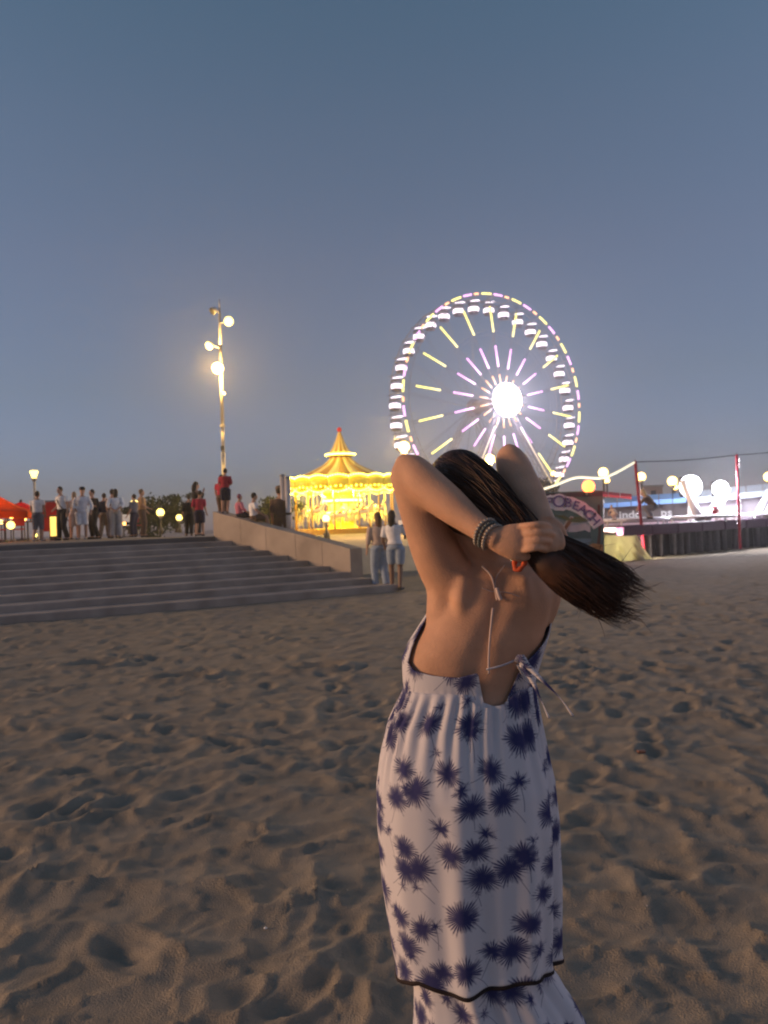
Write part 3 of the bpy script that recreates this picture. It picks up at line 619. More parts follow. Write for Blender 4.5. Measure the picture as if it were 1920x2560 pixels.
# hair
M['hair'] = mat('woman_hair', (.048, .020, .010), .42, noise=.5, nscale=30, spec=.4)
def woman_hair():
    root = empty('hair', (0, 0, 0)); root.parent = woman
    G = W(1322, 1350, 1.815)
    rad = Vector((.089, .106, .116)); hc = HC
    mb = MB(); mb.ball(hc + Vector((0, -.012, .012)), (.086, .095, .108), 28, 18)
    # swept mass from the back of the head to the hands, then the tail
    ctube(mb, [Wr(1165, 1262, 1.96, .075), Wr(1215, 1290, 1.90, .062), Wr(1265, 1322, 1.85, .045), Wr(1320, 1350, 1.815, .030)], 16, 16)
    ctube(mb, [Wr(1310, 1345, 1.815, .024), Wr(1345, 1368, 1.81, .036), Wr(1385, 1400, 1.80, .052), Wr(1440, 1436, 1.79, .052), Wr(1490, 1468, 1.785, .044), Wr(1530, 1492, 1.78, .024), Wr(1556, 1508, 1.78, .006)], 26, 18, .6, up=(0, -1, 0))
    me = remesh(mb, .006, 4)
    vs = [v.co.copy() for v in me.vertices]; fm = MB(); fm.v = [tuple(v) for v in vs]
    fm.f = [tuple(p.vertices) for p in me.polygons if not all((vs[i] - hc).y > .045 and (vs[i] - hc).z < .055 for i in p.vertices)]
    fm.build('hair_mass', M['hair'], root, True); bpy.data.meshes.remove(me)
    rnd = random.Random(5); st = MB()
    cl = cat([Wr(1318, 1350, 1.812, .024), Wr(1350, 1370, 1.808, .042), Wr(1398, 1400, 1.80, .056), Wr(1455, 1438, 1.79, .064), Wr(1515, 1478, 1.785, .060), Wr(1565, 1506, 1.78, .050), Wr(1622, 1530, 1.78, .046)], 40)
    def tail_pt(t, a, b):      # a: across, b: depth in -1..1
        f = t * 39; i = min(int(f), 38); c = cl[i] + (cl[i + 1] - cl[i]) * (f - i); p = Vector(c[:3]); r = c[3]
        tg = Vector((cl[i + 1] - cl[i])[:3]).normalized(); s = tg.cross(Vector((0, 1, 0))).normalized()
        return p + s * a * r + Vector((0, b * r * .6, 0))
    for n in range(2000):
        a = rnd.uniform(-1, 1); b = rnd.uniform(-1, 1) * math.sqrt(1 - a * a); L = rnd.uniform(.55, .92) if rnd.random() < .8 else rnd.uniform(.85, 1.0)
        L *= .93 + .07 * math.sin(a * 9 + b * 4)
        ph1, ph2, am = rnd.uniform(0, 6), rnd.uniform(0, 6), rnd.uniform(.04, .22)
        pts_ = []
        for i in range(13):
            t = i / 12 * L; wv = .16 * math.sin(t * 7 + a * 2.5) * t; pts_.append(tail_pt(t, a + wv + am * math.sin(t * 6 + ph1) * t * 1.5, b + am * math.sin(t * 4 + ph2) * t))
        w0 = rnd.uniform(.0008, .0017); st.tube(pts_, [w0] * 6 + [w0 * (1 - .85 * (i / 6)) for i in range(7)], 3)
    for n in range(1300):      # over the head to the gathered tail
        while True:
            d = Vector((rnd.gauss(0, 1), rnd.gauss(0, 1), rnd.gauss(0, 1))).normalized()
            if not (d.y > .35 and d.z < .6) and d.z > -.75: break
        S = hc + Vector((0, -.012, .012)) + Vector((d.x * .088, d.y * .098, d.z * .111)) ; pts_ = []; off = Vector((rnd.gauss(0, .011), rnd.gauss(0, .008), rnd.gauss(0, .011)))
        for i in range(13):
            t = i / 12; te = t * t * (3 - 2 * t) * .35 + t * .65; p = S.lerp(G + off, te) + Vector((0, -.03, .02)) * math.sin(PI * t)
            q = p - (hc + Vector((0, -.012, .012))); k = Vector((q.x / .089, q.y / .100, q.z / .112)).length
            if k < 1: p = hc + Vector((0, -.012, .012)) + q / max(k, .05)
            pts_.append(p)
        w0 = rnd.uniform(.0012, .0022); st.tube(pts_, w0, 3)
    for n in range(90):        # loose flyaways
        S = tail_pt(rnd.uniform(.3, .9), rnd.uniform(-1, 1), rnd.uniform(-.6, .6)); dr = Vector((rnd.uniform(.3, 1), rnd.uniform(-.2, .2), rnd.uniform(-.9, .5))).normalized(); L = rnd.uniform(.02, .07); cv = Vector((rnd.gauss(0, .3), 0, rnd.gauss(0, .3)))
        st.tube([S + dr * L * t + cv * L * t * t for t in (0, .25, .5, .75, 1)], [.0009, .0008, .0007, .0005, .0002], 3)
    o = st.build('hair_strands', M['hair'], root, True); tag(o, kind='stuff')
woman_hair()
M['scrunchie'] = mat('orange_elastic', (.55, .09, .03), .7)
mb = MB(); c = W(1300, 1402, 1.80); mb.tube([c + Vector((.013 * math.cos(q), .008 * math.sin(q), .020 * math.sin(q + .6))) for q in np.linspace(0, 2 * PI, 22)], [.0055 + .0015 * math.sin(i * 2.2) for i in range(22)], 8)
tag(mb.build('hair_tie', M['scrunchie'], None, True, WO), 'small orange-red hair tie held under her left hand', 'hair tie')

# ------------------------------------------------------------------ lamps with light
def bulb_light(name, loc, energy, color, r=.15, parent=None):
    l = bpy.data.lights.new(name, 'POINT'); l.energy = energy; l.color = color; l.shadow_soft_size = r
    o = bpy.data.objects.new(name, l); col.objects.link(o); o.location = loc
    if parent is not None: o.parent = parent
    return o
M['warm_bulb'] = glow('warm_bulb', (1, .62, .15), 6); M['warm_globe'] = glow('warm_globe', (1, .74, .16), 3.5); M['cold_flood'] = glow('cold_flood', (.90, .91, 1), 5)
M['mast_lamp'] = glow('mast_lamp', (1, .74, .18), 4); M['mast_main'] = glow('mast_main', (1, .70, .15), 8); M['red_bulb'] = glow('red_bulb', (1, .17, .03), 5); M['orange_bulb'] = glow('orange_bulb', (1, .35, .06), 9)

# tall mast with projectors
DM = 51.0; mk_ = DM / 2000
base = P(563, 1330, DM); base.z = LOWZ
mast = empty('lamp_mast', base, label='tall slender lamp mast with several floodlights, one glaring, behind the stairs', cat='lamp post')
topm = P(548, 748, DM) - base
def mp(y): t = (y - 748) / (1330 - 748); return topm.lerp(Vector((0, 0, 0)), max(0, min(1, t)))
mb = MB(); mb.tube([mp(1330), mp(1120)], [.14, .13], 12); mb.build('pole_base', M['pole_paint'], mast, True)
mb = MB(); mb.tube([mp(1120), mp(1055)], [.11, .11], 12); mb.tube([mp(1056), mp(860)], [.12, .10], 12); mb.build('pole', M['pole_paint'], mast, True)
mb = MB(); mb.tube([mp(860), mp(770)], [.09, .075], 10); mb.tube([mp(771), mp(745)], [.045, .03], 8); mb.build('pole_tip', M['grey_metal'], mast, True)
mb = MB(); mb.tube([mp(1058), mp(1053)], .185, 12); mb.build('collar', M['grey_metal'], mast)
mb = MB(); c = mp(1110); mb.box(c + Vector((0, -.17, 0)), (.2, .2, .32)); bevel(mb.build('control_box', M['dark_metal'], mast), .02)
def projector(px, py, lit, fdir, r=.27, main=False):
    c = P(px, py, DM) - base + Vector((0, -.3, 0)); f = Vector(fdir).normalized(); rt = f.to_track_quat('Z', 'Y').to_matrix()
    mb = MB(); n = 18
    rr = [[c + rt @ Vector((q * math.cos(2 * PI * k / n), q * math.sin(2 * PI * k / n), z)) for k in range(n)] for q, z in ((.08, -.34), (r * .7, -.26), (r, -.05), (r * 1.06, .02))]
    mb.rings(rr); pr = mb.build('projector', M['grey_metal'], mast, True)
    mb = MB(); mb.rings([[c + rt @ Vector((q * math.cos(2 * PI * k / n), q * math.sin(2 * PI * k / n), z)) for k in range(n)] for q, z in ((r * .98, .02), (r * .97, .035), (r * .5, .075))]); mb.build('lens', M[lit], pr, True)
    a = mp(py); mb = MB(); mb.tube([a, c - f * .2], .05, 8); mb.build('bracket', M['grey_metal'], pr)
    return c + f * .4
projector(533, 781, 'dark_metal', (-.6, -.5, -.5), .24); projector(574, 806, 'mast_lamp', (.35, -.9, -.25), .30); projector(525, 867, 'mast_lamp', (-.45, -.75, -.45), .27)
c = projector(547, 923, 'mast_main', (.02, -.95, -.3), .36)
bulb_light('mast_light', c + Vector((0, -.35, 0)), 4000, (1, .58, .14), .3, mast)
mb = MB(); c = P(561, 985, DM) - base; mb.box(c + Vector((.02, -.15, 0)), (.14, .2, .2)); mb.build('camera_housing', M['white_paint'], mast)

# globe street lamps
def street_lamp(px, py, d, r, zb, label, m='warm_globe', group='small street lamps', shape='globe', light=0):
    c = P(px, py, d); o = empty('street_lamp', (c.x, c.y, zb), label=label, cat='street lamp', group=group); h = c.z - zb
    mb = MB(); mb.lathe([(.16, 0), (.16, .25), (.07, .35), (.055, h - r * 1.5)], 12); mb.build('pole', M['dark_metal' if shape == 'globe' else 'pole_paint'], o, True)
    mb = MB(); mb.lathe([(.06, h - r * 1.6), (r * .6, h - r * 1.15), (r * .62, h - r * .8), (.05, h - r * .75)], 12); mb.build('collar', M['grey_metal'], o, True)
    mb = MB()
    if shape == 'globe': mb.ball((0, 0, h), r, 14, 10)
    elif shape == 'torch': mb.lathe([(r * .35, h - r * 1.3), (r * .55, h - r * .4), (r * .95, h + r * .7), (r * .8, h + r)], 14)
    mb.build('lamp_globe', M[m], o, True)
    if light: bulb_light('lamp_light', (0, -r * 1.3, h), light, (1, .58, .16), r, o)
    return o
street_lamp(85, 1187, 38, .20, TOPZ, 'torch-shaped street lamp on pale pole rising behind the parasols', shape='torch')
street_lamp(336, 1262, 44, .26, TOPZ, 'glowing globe street lamp beside the tan-topped person')
street_lamp(401, 1281, 50, .24, TOPZ, 'glowing globe lamp standing in front of the dark tree')
street_lamp(448, 1294, 56, .22, TOPZ, 'smallest globe lamp low in front of the dark trees')
street_lamp(1010, 1117, 40, .27, LOWZ, 'bright starry street lamp just above the womans left elbow', 'mast_main', 'street lamps before the big wheel', light=2200)
street_lamp(1225, 1148, 46, .27, LOWZ, 'bright starry street lamp between the womans head and right arm', 'mast_main', 'street lamps before the big wheel', light=2200)
for px, py, d, r, lb in ((1508, 1181, 45, .27, 'large round lamp above the red light, right of the big wheel'), (1517, 1201, 60, .22, 'smaller round lamp directly under another, right of the big wheel'), (1603, 1192, 45, .25, 'round lamp beside the first red tinsel pole'),
                         (1681, 1203, 45, .27, 'round lamp left of the big white floodlight'), (1687, 1218, 60, .22, 'small lamp low left of the big white floodlight'), (1922, 1192, 45, .27, 'round lamp cut by the right edge of the picture'), (815, 1284 + 12, 40, .18, 'small low lamp beside the steel posts'), (1383, 1184, 70, .22, 'tiny lamp at the foot of the big wheel')):
    street_lamp(px, py, d, r, LOWZ, lb, 'warm_bulb', 'lamps of the fairground')

M['post_paint'] = mat('post_paint', (.62, .56, .52), .35, .3)
# two steel posts by the wall
for px, yt, lb in ((710, 1191, 'left of the two tall shiny steel posts behind the wall'), (722, 1196, 'right of the two tall shiny steel posts behind the wall')):
    b_ = P(px, 1300, wall_pt(px).y + 1.1); t_ = P(px - 2, yt, b_.y); o = empty('steel_post', (b_.x, b_.y, LOWZ), label=lb, cat='post', group='steel posts')
    mb = MB(); mb.lathe([(.07, 0), (.07, t_.z - LOWZ)], 12); mb.build('tube', M['post_paint'], o, True); mb = MB(); mb.lathe([(.075, t_.z - LOWZ), (.075, t_.z - LOWZ + .03), (.03, t_.z - LOWZ + .06)], 12); mb.build('cap', M['grey_metal'], o, True)
    mb = MB(); mb.lathe([(.078, 1.0), (.078, 1.06)], 12); mb.build('ring', M['dark_metal'], o, True)

# ------------------------------------------------------------------ trees
M['bark'] = mat('bark', (.06, .045, .035), .9)
M['leaf'] = mat('leaf', (.022, .032, .015), .8, noise=.5, nscale=1.5, transl=.15, spec=.1)
def make_tree(px, ytop, d, zb, rx, rz, label, n=1600, seed=1, ls=.28):
    rnd = random.Random(seed); top = P(px, ytop, d); h = top.z - zb; o = empty('tree', (top.x, d, zb), label=label, cat='tree', group='dark trees behind the promenade')
    mb = MB(); cz = h - rz; mb.tube([(0, 0, 0), (.08, 0, cz * .5), (0, .05, cz), (.1, 0, h - rz * .5)], [.22, .17, .13, .05], 8)
    limbs = []
    for i in range(9):
        a = rnd.uniform(0, 6.28); e = Vector((math.cos(a) * rx * rnd.uniform(.4, .8), math.sin(a) * rx * rnd.uniform(.4, .8), cz + rz * rnd.uniform(-.5, .7))); limbs.append(e)
        mb.tube([(0, 0, cz * rnd.uniform(.5, .95)), e * .5 + Vector((0, 0, cz * .45)), e], [.09, .06, .02], 6)
    mb.build('trunk', M['bark'], o, True)
    lf = MB(); cl = [Vector((rnd.gauss(0, .42) * rx, rnd.gauss(0, .42) * rx, cz + rnd.gauss(0, .4) * rz)) for _ in range(16)] + limbs
    for i in range(n):
        c = rnd.choice(cl) + Vector((rnd.gauss(0, .17) * rx, rnd.gauss(0, .17) * rx, rnd.gauss(0, .17) * rz))
        if c.z > h: c.z = h - rnd.random() * .3
        r = Euler((rnd.uniform(0, 6.28), rnd.uniform(0, 6.28), rnd.uniform(0, 6.28))).to_matrix(); s_ = ls * rnd.uniform(.6, 1.3)
        lf.add([c + r @ Vector(q) * s_ for q in ((-.5, 0, 0), (0, -.28, .06), (.5, 0, 0), (0, .28, .06))], [(0, 1, 2, 3)])
    lf.build('crown', M['leaf'], o)
make_tree(392, 1232, 64, TOPZ, 1.9, 1.7, 'left of the two dark round-topped trees behind the promenade', 2600, 1)
make_tree(440, 1236, 66, TOPZ, 1.7, 1.6, 'right of the two dark round-topped trees behind the promenade', 2400, 2)
make_tree(322, 1268, 70, TOPZ, 1.2, 1.1, 'low dark tree behind the white-bloused woman', 1400, 3)
make_tree(690, 1240, 58, LOWZ, 1.3, 1.3, 'dark bushy tree left of the steel posts', 1800, 4)
make_tree(655, 1292, 62, LOWZ, 1.3, .9, 'low dark shrub above the parapet wall', 1300, 5)
make_tree(1358, 1196, 92, LOWZ, 2.1, 2.2, 'dark tree at the foot of the big wheel', 2200, 6, .4)

# ------------------------------------------------------------------ big wheel
DW = 132.0; sW = DW / 2000; WC = P(1218, 1012, DW); RW = 266 * sW; AW = math.radians(29)
NW = Vector((math.sin(AW), -math.cos(AW), 0)); TW = Vector((math.cos(AW), math.sin(AW), 0)); ZW = Vector((0, 0, 1))
wb = Vector((WC.x, WC.y, LOWZ)); wheel = empty('ferris_wheel', wb, label='big ferris wheel outlined in yellow and pink light tubes with a glaring white hub', cat='ferris wheel')
O = WC - wb
def wp(a, r, n): return O + TW * (math.sin(a) * r) + ZW * (math.cos(a) * r) + NW * n
M['led_yellow'] = glow('led_yellow', (1, .86, .20), 1.6, False); M['led_pink'] = glow('led_pink', (.95, .42, .95), 1.5, False); M['led_orange'] = glow('led_orange', (1, .45, .2), 1.8, False); M['led_white'] = glow('led_white', (1, .84, .95), 1.8, False)
M['hub_light'] = glow('hub_light', (.97, .86, 1), 18); M['wheel_steel'] = mat('wheel_steel', (.22, .22, .24), .6, .2)
RO = 2.5
for off, nm in ((RO, 'rim'), (-1.6, 'rim')):
    for rr, tk in ((RW, .09), (RW - 1.1, .06)):
        mb = MB(); pts = [wp(2 * PI * k / 108, rr, off) for k in range(109)]; mb.tube(pts, tk, 6)
        if rr == RW:
            for k in range(108): mb.tube([wp(2 * PI * k / 108, RW, off), wp(2 * PI * (k + .5) / 108, RW - 1.1, off), wp(2 * PI * (k + 1) / 108, RW, off)], .03, 4)
        mb.build(nm, M['wheel_steel'], wheel)
for rr in (RW * .62, RW * .66):
    mb = MB(); mb.tube([wp(2 * PI * k / 54, rr, RO * .98 + (4.0 - RO) * .4) for k in range(55)], .025, 5); mb.build('inner_ring', M['wheel_steel'], wheel)
for k in range(18):
    a = 2 * PI * (k - .15) / 18; fl = 4.0
    def lp(t): return wp(a, 1.2 + (RW - 1.2) * t, fl + (RO - fl) * t)
    mb = MB()
    for da in (-.014, .014):
        mb.tube([wp(a + da * 2, 1.2, fl), wp(a + da, RW, RO)], .028, 4); mb.tube([wp(a + da * 2, 1.2, -fl), wp(a + da, RW, -1.6)], .028, 4)
    for q in range(10): t0, t1 = q / 10, (q + 1) / 10; mb.tube([wp(a - .02 * (1 - t0) - .012, 1.2 + (RW - 1.2) * t0, fl + (RO - fl) * t0), wp(a + .012, 1.2 + (RW - 1.2) * t1, fl + (RO - fl) * t1)], .015, 3)
    sp = mb.build('spoke', M['wheel_steel'], wheel)
    for t0, t1, mm in ((.62, .875, 'led_yellow'), (.27, .48, 'led_pink'), (.10, .19, 'led_orange')):
        mb = MB(); o_ = NW * .2; mb.tube([lp(t0) + o_, lp(t1) + o_], .15 if mm != 'led_orange' else .10, 8); mb.build('light_tube', M[mm], sp, True)
    for f0, f1, mm in ((-.20, .10, 'led_yellow'), (.20, .46, 'led_pink'), (.56, .68, 'led_orange')):
        mb = MB(); mb.tube([wp(a + 2 * PI / 18 * (f0 + (f1 - f0) * i / 4), RW + .12, RO + .15) for i in range(5)], .17, 8); mb.build('rim_light', M[mm], wheel, True)
# hub
mb = MB(); mb.tube([O - NW * 4.6, O + NW * 5.2], 1.0, 24); mb.tube([O + NW * 3.3, O + NW * 3.9], 1.5, 24); mb.tube([O - NW * 3.9, O - NW * 3.3], 1.5, 24); mb.build('hub', M['wheel_steel'], wheel, True)
mb = MB(); mb.tube([O + NW * 5.2, O + NW * 5.7, O + NW * 6.2], [2.7, 2.6, 1.5], 28); mb.build('hub_light', M['hub_light'], wheel, True); bulb_light('hub_beam', O + NW * 7.4, 9000, (.96, .78, 1), .8, wheel)
# gondolas
M['gondola'] = mat('gondola', (.10, .10, .12), .4); 
ga = MB(); ga.lathe([(.35, -1.0), (.78, -.9), (.85, -.6), (.85, -.5)], 16); ga.lathe([(.9, .55), (.95, .65), (.6, .9), (.1, 1.0)], 16)
for k in range(6): q = 2 * PI * k / 6; ga.tube([(.8 * math.cos(q), .8 * math.sin(q), -.5), (.85 * math.cos(q), .85 * math.sin(q), .6)], .05, 5)
ga_me = ga.mesh('gondola_shell', M['gondola'], True)
gw = MB(); gw.lathe([(.55, -.66), (.87, -.55), (.91, -.15), (.86, .15), (.5, .25)], 18); gw_me = gw.mesh('lit_cabin', M['led_white'], True)
gr_ = MB(); gr_.tube([(-1.0, -.5, .98), (-.3, -.75, 1.08), (.5, -.7, 1.2), (1.1, -.4, 1.32)], [.06, .14, .14, .05], 8); gr_me = gr_.mesh('roof_light', M['led_white'], True)
gh = MB(); gh.tube([(0, -RO * .9, 1.75), (0, RO * .9, 1.75)], .07, 6); gh.tube([(0, 0, .9), (0, 0, 1.8)], .08, 6); gh_me = gh.mesh('hanger', M['wheel_steel'])
for k in range(36):
    a = 2 * PI * (k + .35) / 36; c = wp(a, RW + .1, 0) - Vector((0, 0, 1.75))
    sh_ = link('gondola', ga_me, wheel, c); sh_.rotation_euler = (0, 0, AW)
    for nm, me_ in (('lit_cabin', gw_me), ('roof_light', gr_me), ('hanger', gh_me)): link(nm, me_, sh_)
# supports
def truss(a, b, name, led):
    d = (b - a).normalized(); u = d.cross(NW).normalized(); v = NW; mb = MB(); n = 14; wdt = .45
    for su, sv in ((1, 1), (1, -1), (-1, 1), (-1, -1)): mb.tube([a + u * wdt * su + v * wdt * sv, b + u * wdt * su + v * wdt * sv], .07, 5)
    for i in range(n):
        p0 = a.lerp(b, i / n); p1 = a.lerp(b, (i + 1) / n)
        for sv in (1, -1): mb.tube([p0 + u * wdt + v * wdt * sv, p1 - u * wdt + v * wdt * sv], .035, 4); mb.tube([p0 - u * wdt + v * wdt * sv, p1 + u * wdt + v * wdt * sv], .035, 4)
    t = mb.build(name, M['wheel_steel'], wheel)
    if led: mb = MB(); mb.tube([a.lerp(b, .22) + v * .6, b + v * .6], .10, 6); mb.build('light_tube', M['led_dim'], t, True)
M['led_dim'] = glow('led_dim', (1, .75, .35), .75, False)
ft = lambda s, n: O + TW * (11.5 * s) + NW * n - ZW * O.z
for n_ in (4.3, -4.3):
    for s in (-1, 1): truss(O + NW * n_, ft(s, n_ * 1.35), 'support_leg', n_ > 0)
mb = MB(); rz_ = Matrix.Rotation(AW, 3, 'Z'); mb.box(Vector((0, 0, .45)), (27, 15, .9), rz_); mb.build('base_platform', M['white_paint'], wheel)
for s in (-.75, .75):
    mb = MB(); mb.box(TW * 12 * s + NW * 7.6 + Vector((0, 0, 1.3)), (6, .3, .5), rz_); mb.build('light_panel', M['led_pink'], wheel)

# ------------------------------------------------------------------ carousel
DC = 60.0; sC = DC / 2000; cc = P(853, 1200, DC); CB = Vector((cc.x, DC, LOWZ))
car = empty('carousel', CB, label='brightly lit golden carousel with pointed striped roof and red ball on top', cat='carousel')
def cz(y): return P(853, y, DC).z - LOWZ
M['car_gold'] = mat('carousel_gold', (.42, .24, .04), .45, .1); M['car_cream'] = mat('carousel_cream', (.75, .62, .25), .5); M['car_red'] = mat('carousel_red', (.45, .02, .04), .4)
M['car_bulb'] = glow('carousel_bulb', (1, .74, .07), 14); M['car_bulb2'] = glow('carousel_ring_bulb', (1, .74, .10), 8); M['car_panel'] = mat('carousel_panel', (.70, .60, .05), .4)
M['car_ceiling_glow'] = glow('carousel_ceiling_glow', (1, .72, .06), .8)  # ceiling itself emits, standing in for the lamplight on it
RC = 4.0
mb = MB(); mb.lathe([(RC + .1, 0), (RC + .1, .35), (RC, .4)], 48); mb.build('platform', M['car_gold'], car)
# roof: 24 striped segments, two stages
prof1 = [(RC + .05, cz(1200)), (3.1, cz(1189)), (2.2, cz(1176)), (1.4, cz(1163)), (.92, cz(1150)), (.76, cz(1142))]
prof2 = [(.88, cz(1134)), (.62, cz(1122)), (.36, cz(1104)), (.12, cz(1082)), (.05, cz(1078))]
for prof, tag_ in ((prof1, 'roof_segment'), (prof2, 'roof_segment')):
    for k in range(24):
        a0, a1 = 2 * PI * k / 24, 2 * PI * (k + 1) / 24; vs = []; fs = []
        for i, (r, z) in enumerate(prof):
            for a in (a0, (a0 + a1) / 2, a1): rb = r * (1.0 if a != (a0 + a1) / 2 else .975); vs.append((rb * math.cos(a), rb * math.sin(a), z))
        for i in range(len(prof) - 1):
            for q in (0, 1): fs.append((i * 3 + q, i * 3 + q + 1, (i + 1) * 3 + q + 1, (i + 1) * 3 + q))
        mb = MB(); mb.add(vs, fs); o = mb.build(tag_, M['car_cream'] if k % 2 else M['car_gold'], car, True); sd_ = o.modifiers.new('s', 'SOLIDIFY'); sd_.thickness = .03
mb = MB(); mb.lathe([(.80, cz(1143)), (1.08, cz(1139)), (1.08, cz(1136)), (.80, cz(1133))], 36); mb.build('lantern_cornice', M['car_gold'], car)
mb = MB(); mb.tube([(1.1 * math.cos(q), 1.1 * math.sin(q), cz(1137)) for q in np.linspace(0, 2 * PI, 41)], .07, 6); mb.build('lantern_light_ring', M['car_bulb2'], car, True)
mb = MB(); mb.ball((0, 0, cz(1074)), .19, 16, 10); mb.build('finial_ball', M['car_red'], car, True)
# fascia: 18 panels with scalloped top and bottom rows of bulbs
bt = MB(); bb = MB(); NP_ = 18
for k in range(NP_):
    a0, a1 = 2 * PI * k / NP_, 2 * PI * (k + 1) / NP_; vs = []; fs = []; n = 8
    for i in range(n + 1):
        a = a0 + (a1 - a0) * i / n; s_ = math.sin(PI * i / n); r = RC + .12
        vs += [(r * math.cos(a), r * math.sin(a), cz(1199) + .14 * s_), (r * math.cos(a), r * math.sin(a), cz(1226) - .22 * s_)]
        bt.ball((1.01 * r * math.cos(a), 1.01 * r * math.sin(a), cz(1199) + .14 * s_ + .02), .065, 6, 4)
        bb.ball((1.01 * r * math.cos(a), 1.01 * r * math.sin(a), cz(1226) - .22 * s_), .055, 6, 4)
        if i % 2: bb.ball((1.01 * r * math.cos(a), 1.01 * r * math.sin(a), cz(1224) + .12 * s_), .05, 6, 4)
    for i in range(n): fs.append((i * 2, i * 2 + 2, i * 2 + 3, i * 2 + 1))
    mb = MB(); mb.add(vs, fs); o = mb.build('fascia_panel', M['car_panel'], car, True); sd_ = o.modifiers.new('s', 'SOLIDIFY'); sd_.thickness = .05; sd_.offset = -1
tag(bt.build('upper_bulbs', M['car_bulb'], car, True), kind='stuff'); tag(bb.build('lower_bulbs', M['car_bulb'], car, True), kind='stuff')
mb = MB(); mb.lathe([(.95, cz(1232)), (RC - .02, cz(1222)), (RC - .02, cz(1220)), (.95, cz(1228))], 40, cap=False); mb.build('ceiling', M['car_ceiling_glow'], car)
mb = MB(); mb.lathe([(1.15, .4), (1.0, .6), (1.0, cz(1262)), (1.35, cz(1250)), (1.35, cz(1240)), (1.0, cz(1232))], 12); mb.build('centre_drum', M['car_panel'], car)
for k in range(12):
    q = 2 * PI * (k + .5) / 12; mb = MB(); r_ = Matrix.Rotation(q, 3, 'Z'); mb.box(r_ @ Vector((1.01, 0, 1.7)), (.04, .34, 1.5), r_); mb.build('mirror_panel', M['steel'], car)
mb = MB(); mb.tube([(1.42 * math.cos(q), 1.42 * math.sin(q), cz(1252)) for q in np.linspace(0, 2 * PI, 41)], .08, 6); mb.tube([(1.1 * math.cos(q), 1.1 * math.sin(q), cz(1282)) for q in np.linspace(0, 2 * PI, 41)], .09, 6); mb.build('drum_lights', M['car_bulb'], car, True)
for k in range(14):
    q = 2 * PI * (k + .3) / 14; x, y = (RC - .15) * math.cos(q), (RC - .15) * math.sin(q); mb = MB(); mb.lathe([(.08, .4), (.05, .6), (.05, cz(1232)), (.09, cz(1222))], 8, (x, y, 0)); mb.build('column', M['car_gold'], car, True)
# horses: body one mesh, pole a child
def horse_mesh():
    mb = MB(); mb.tube([(-.52, 0, .78), (-.40, 0, .82), (-.1, 0, .78), (.25, 0, .82), (.45, 0, .88)], [.08, .18, .16, .19, .13], 12)
    mb.tube([(.36, 0, .88), (.55, 0, 1.15), (.66, 0, 1.32)], [.15, .11, .08], 10); mb.tube([(.60, 0, 1.34), (.76, 0, 1.24), (.90, 0, 1.10)], [.085, .075, .05], 10)
    for s in (-1, 1):
        mb.tube([(.60, s * .04, 1.38), (.60, s * .05, 1.47)], [.03, .008], 6)
        mb.tube([(.34, s * .1, .78), (.52 + .08 * s, s * .1, .55), (.42 + .1 * s, s * .1, .30), (.40 + .1 * s, s * .1, .22)], [.09, .055, .035, .045], 8)
        mb.tube([(-.42, s * .1, .76), (-.36, s * .11, .55), (-.52 - .05 * s, s * .11, .32), (-.46 - .05 * s, s * .11, .16), (-.40 - .05 * s, s * .11, .12)], [.12, .085, .045, .035, .045], 8)
    mb.tube([(-.55, 0, .82), (-.72, 0, .75), (-.78, 0, .45)], [.04, .06, .02], 8)
    return remesh(mb, .03, 2)
hm_ = horse_mesh(); hm_.materials.append(M['white_paint'])
sd2 = MB(); sd2.tube([(-.22, 0, .93), (0, 0, .95), (.2, 0, .98)], [.10, .13, .08], 10, .8); sdm = sd2.mesh('saddle', M['car_red'], True); pl_ = MB(); pl_.tube([(0, 0, -.35), (0, 0, 2.9)], .028, 6); plm = pl_.mesh('pole', M['steel'])
for ring, n, rr in ((0, 12, 3.25), (1, 9, 2.2)):
    for k in range(n):
        q = 2 * PI * (k + .4 * ring) / n; h = link('horse', hm_, car, (rr * math.cos(q), rr * math.sin(q), .55 + .2 * (k % 3))); h.rotation_euler = (0, 0, q + PI / 2); link('saddle', sdm, h); link('pole', plm, h)
for q in (0, 2.09, 4.19): bulb_light('ceiling_lamp', (2.4 * math.cos(q - 1.57), 2.4 * math.sin(q - 1.57), 3.0), 1300, (1, .66, .06), .25, car)
bulb_light('roof_lamp', (0, -3.0, cz(1165) + 1.3), 70, (1, .66, .10), .3, car)

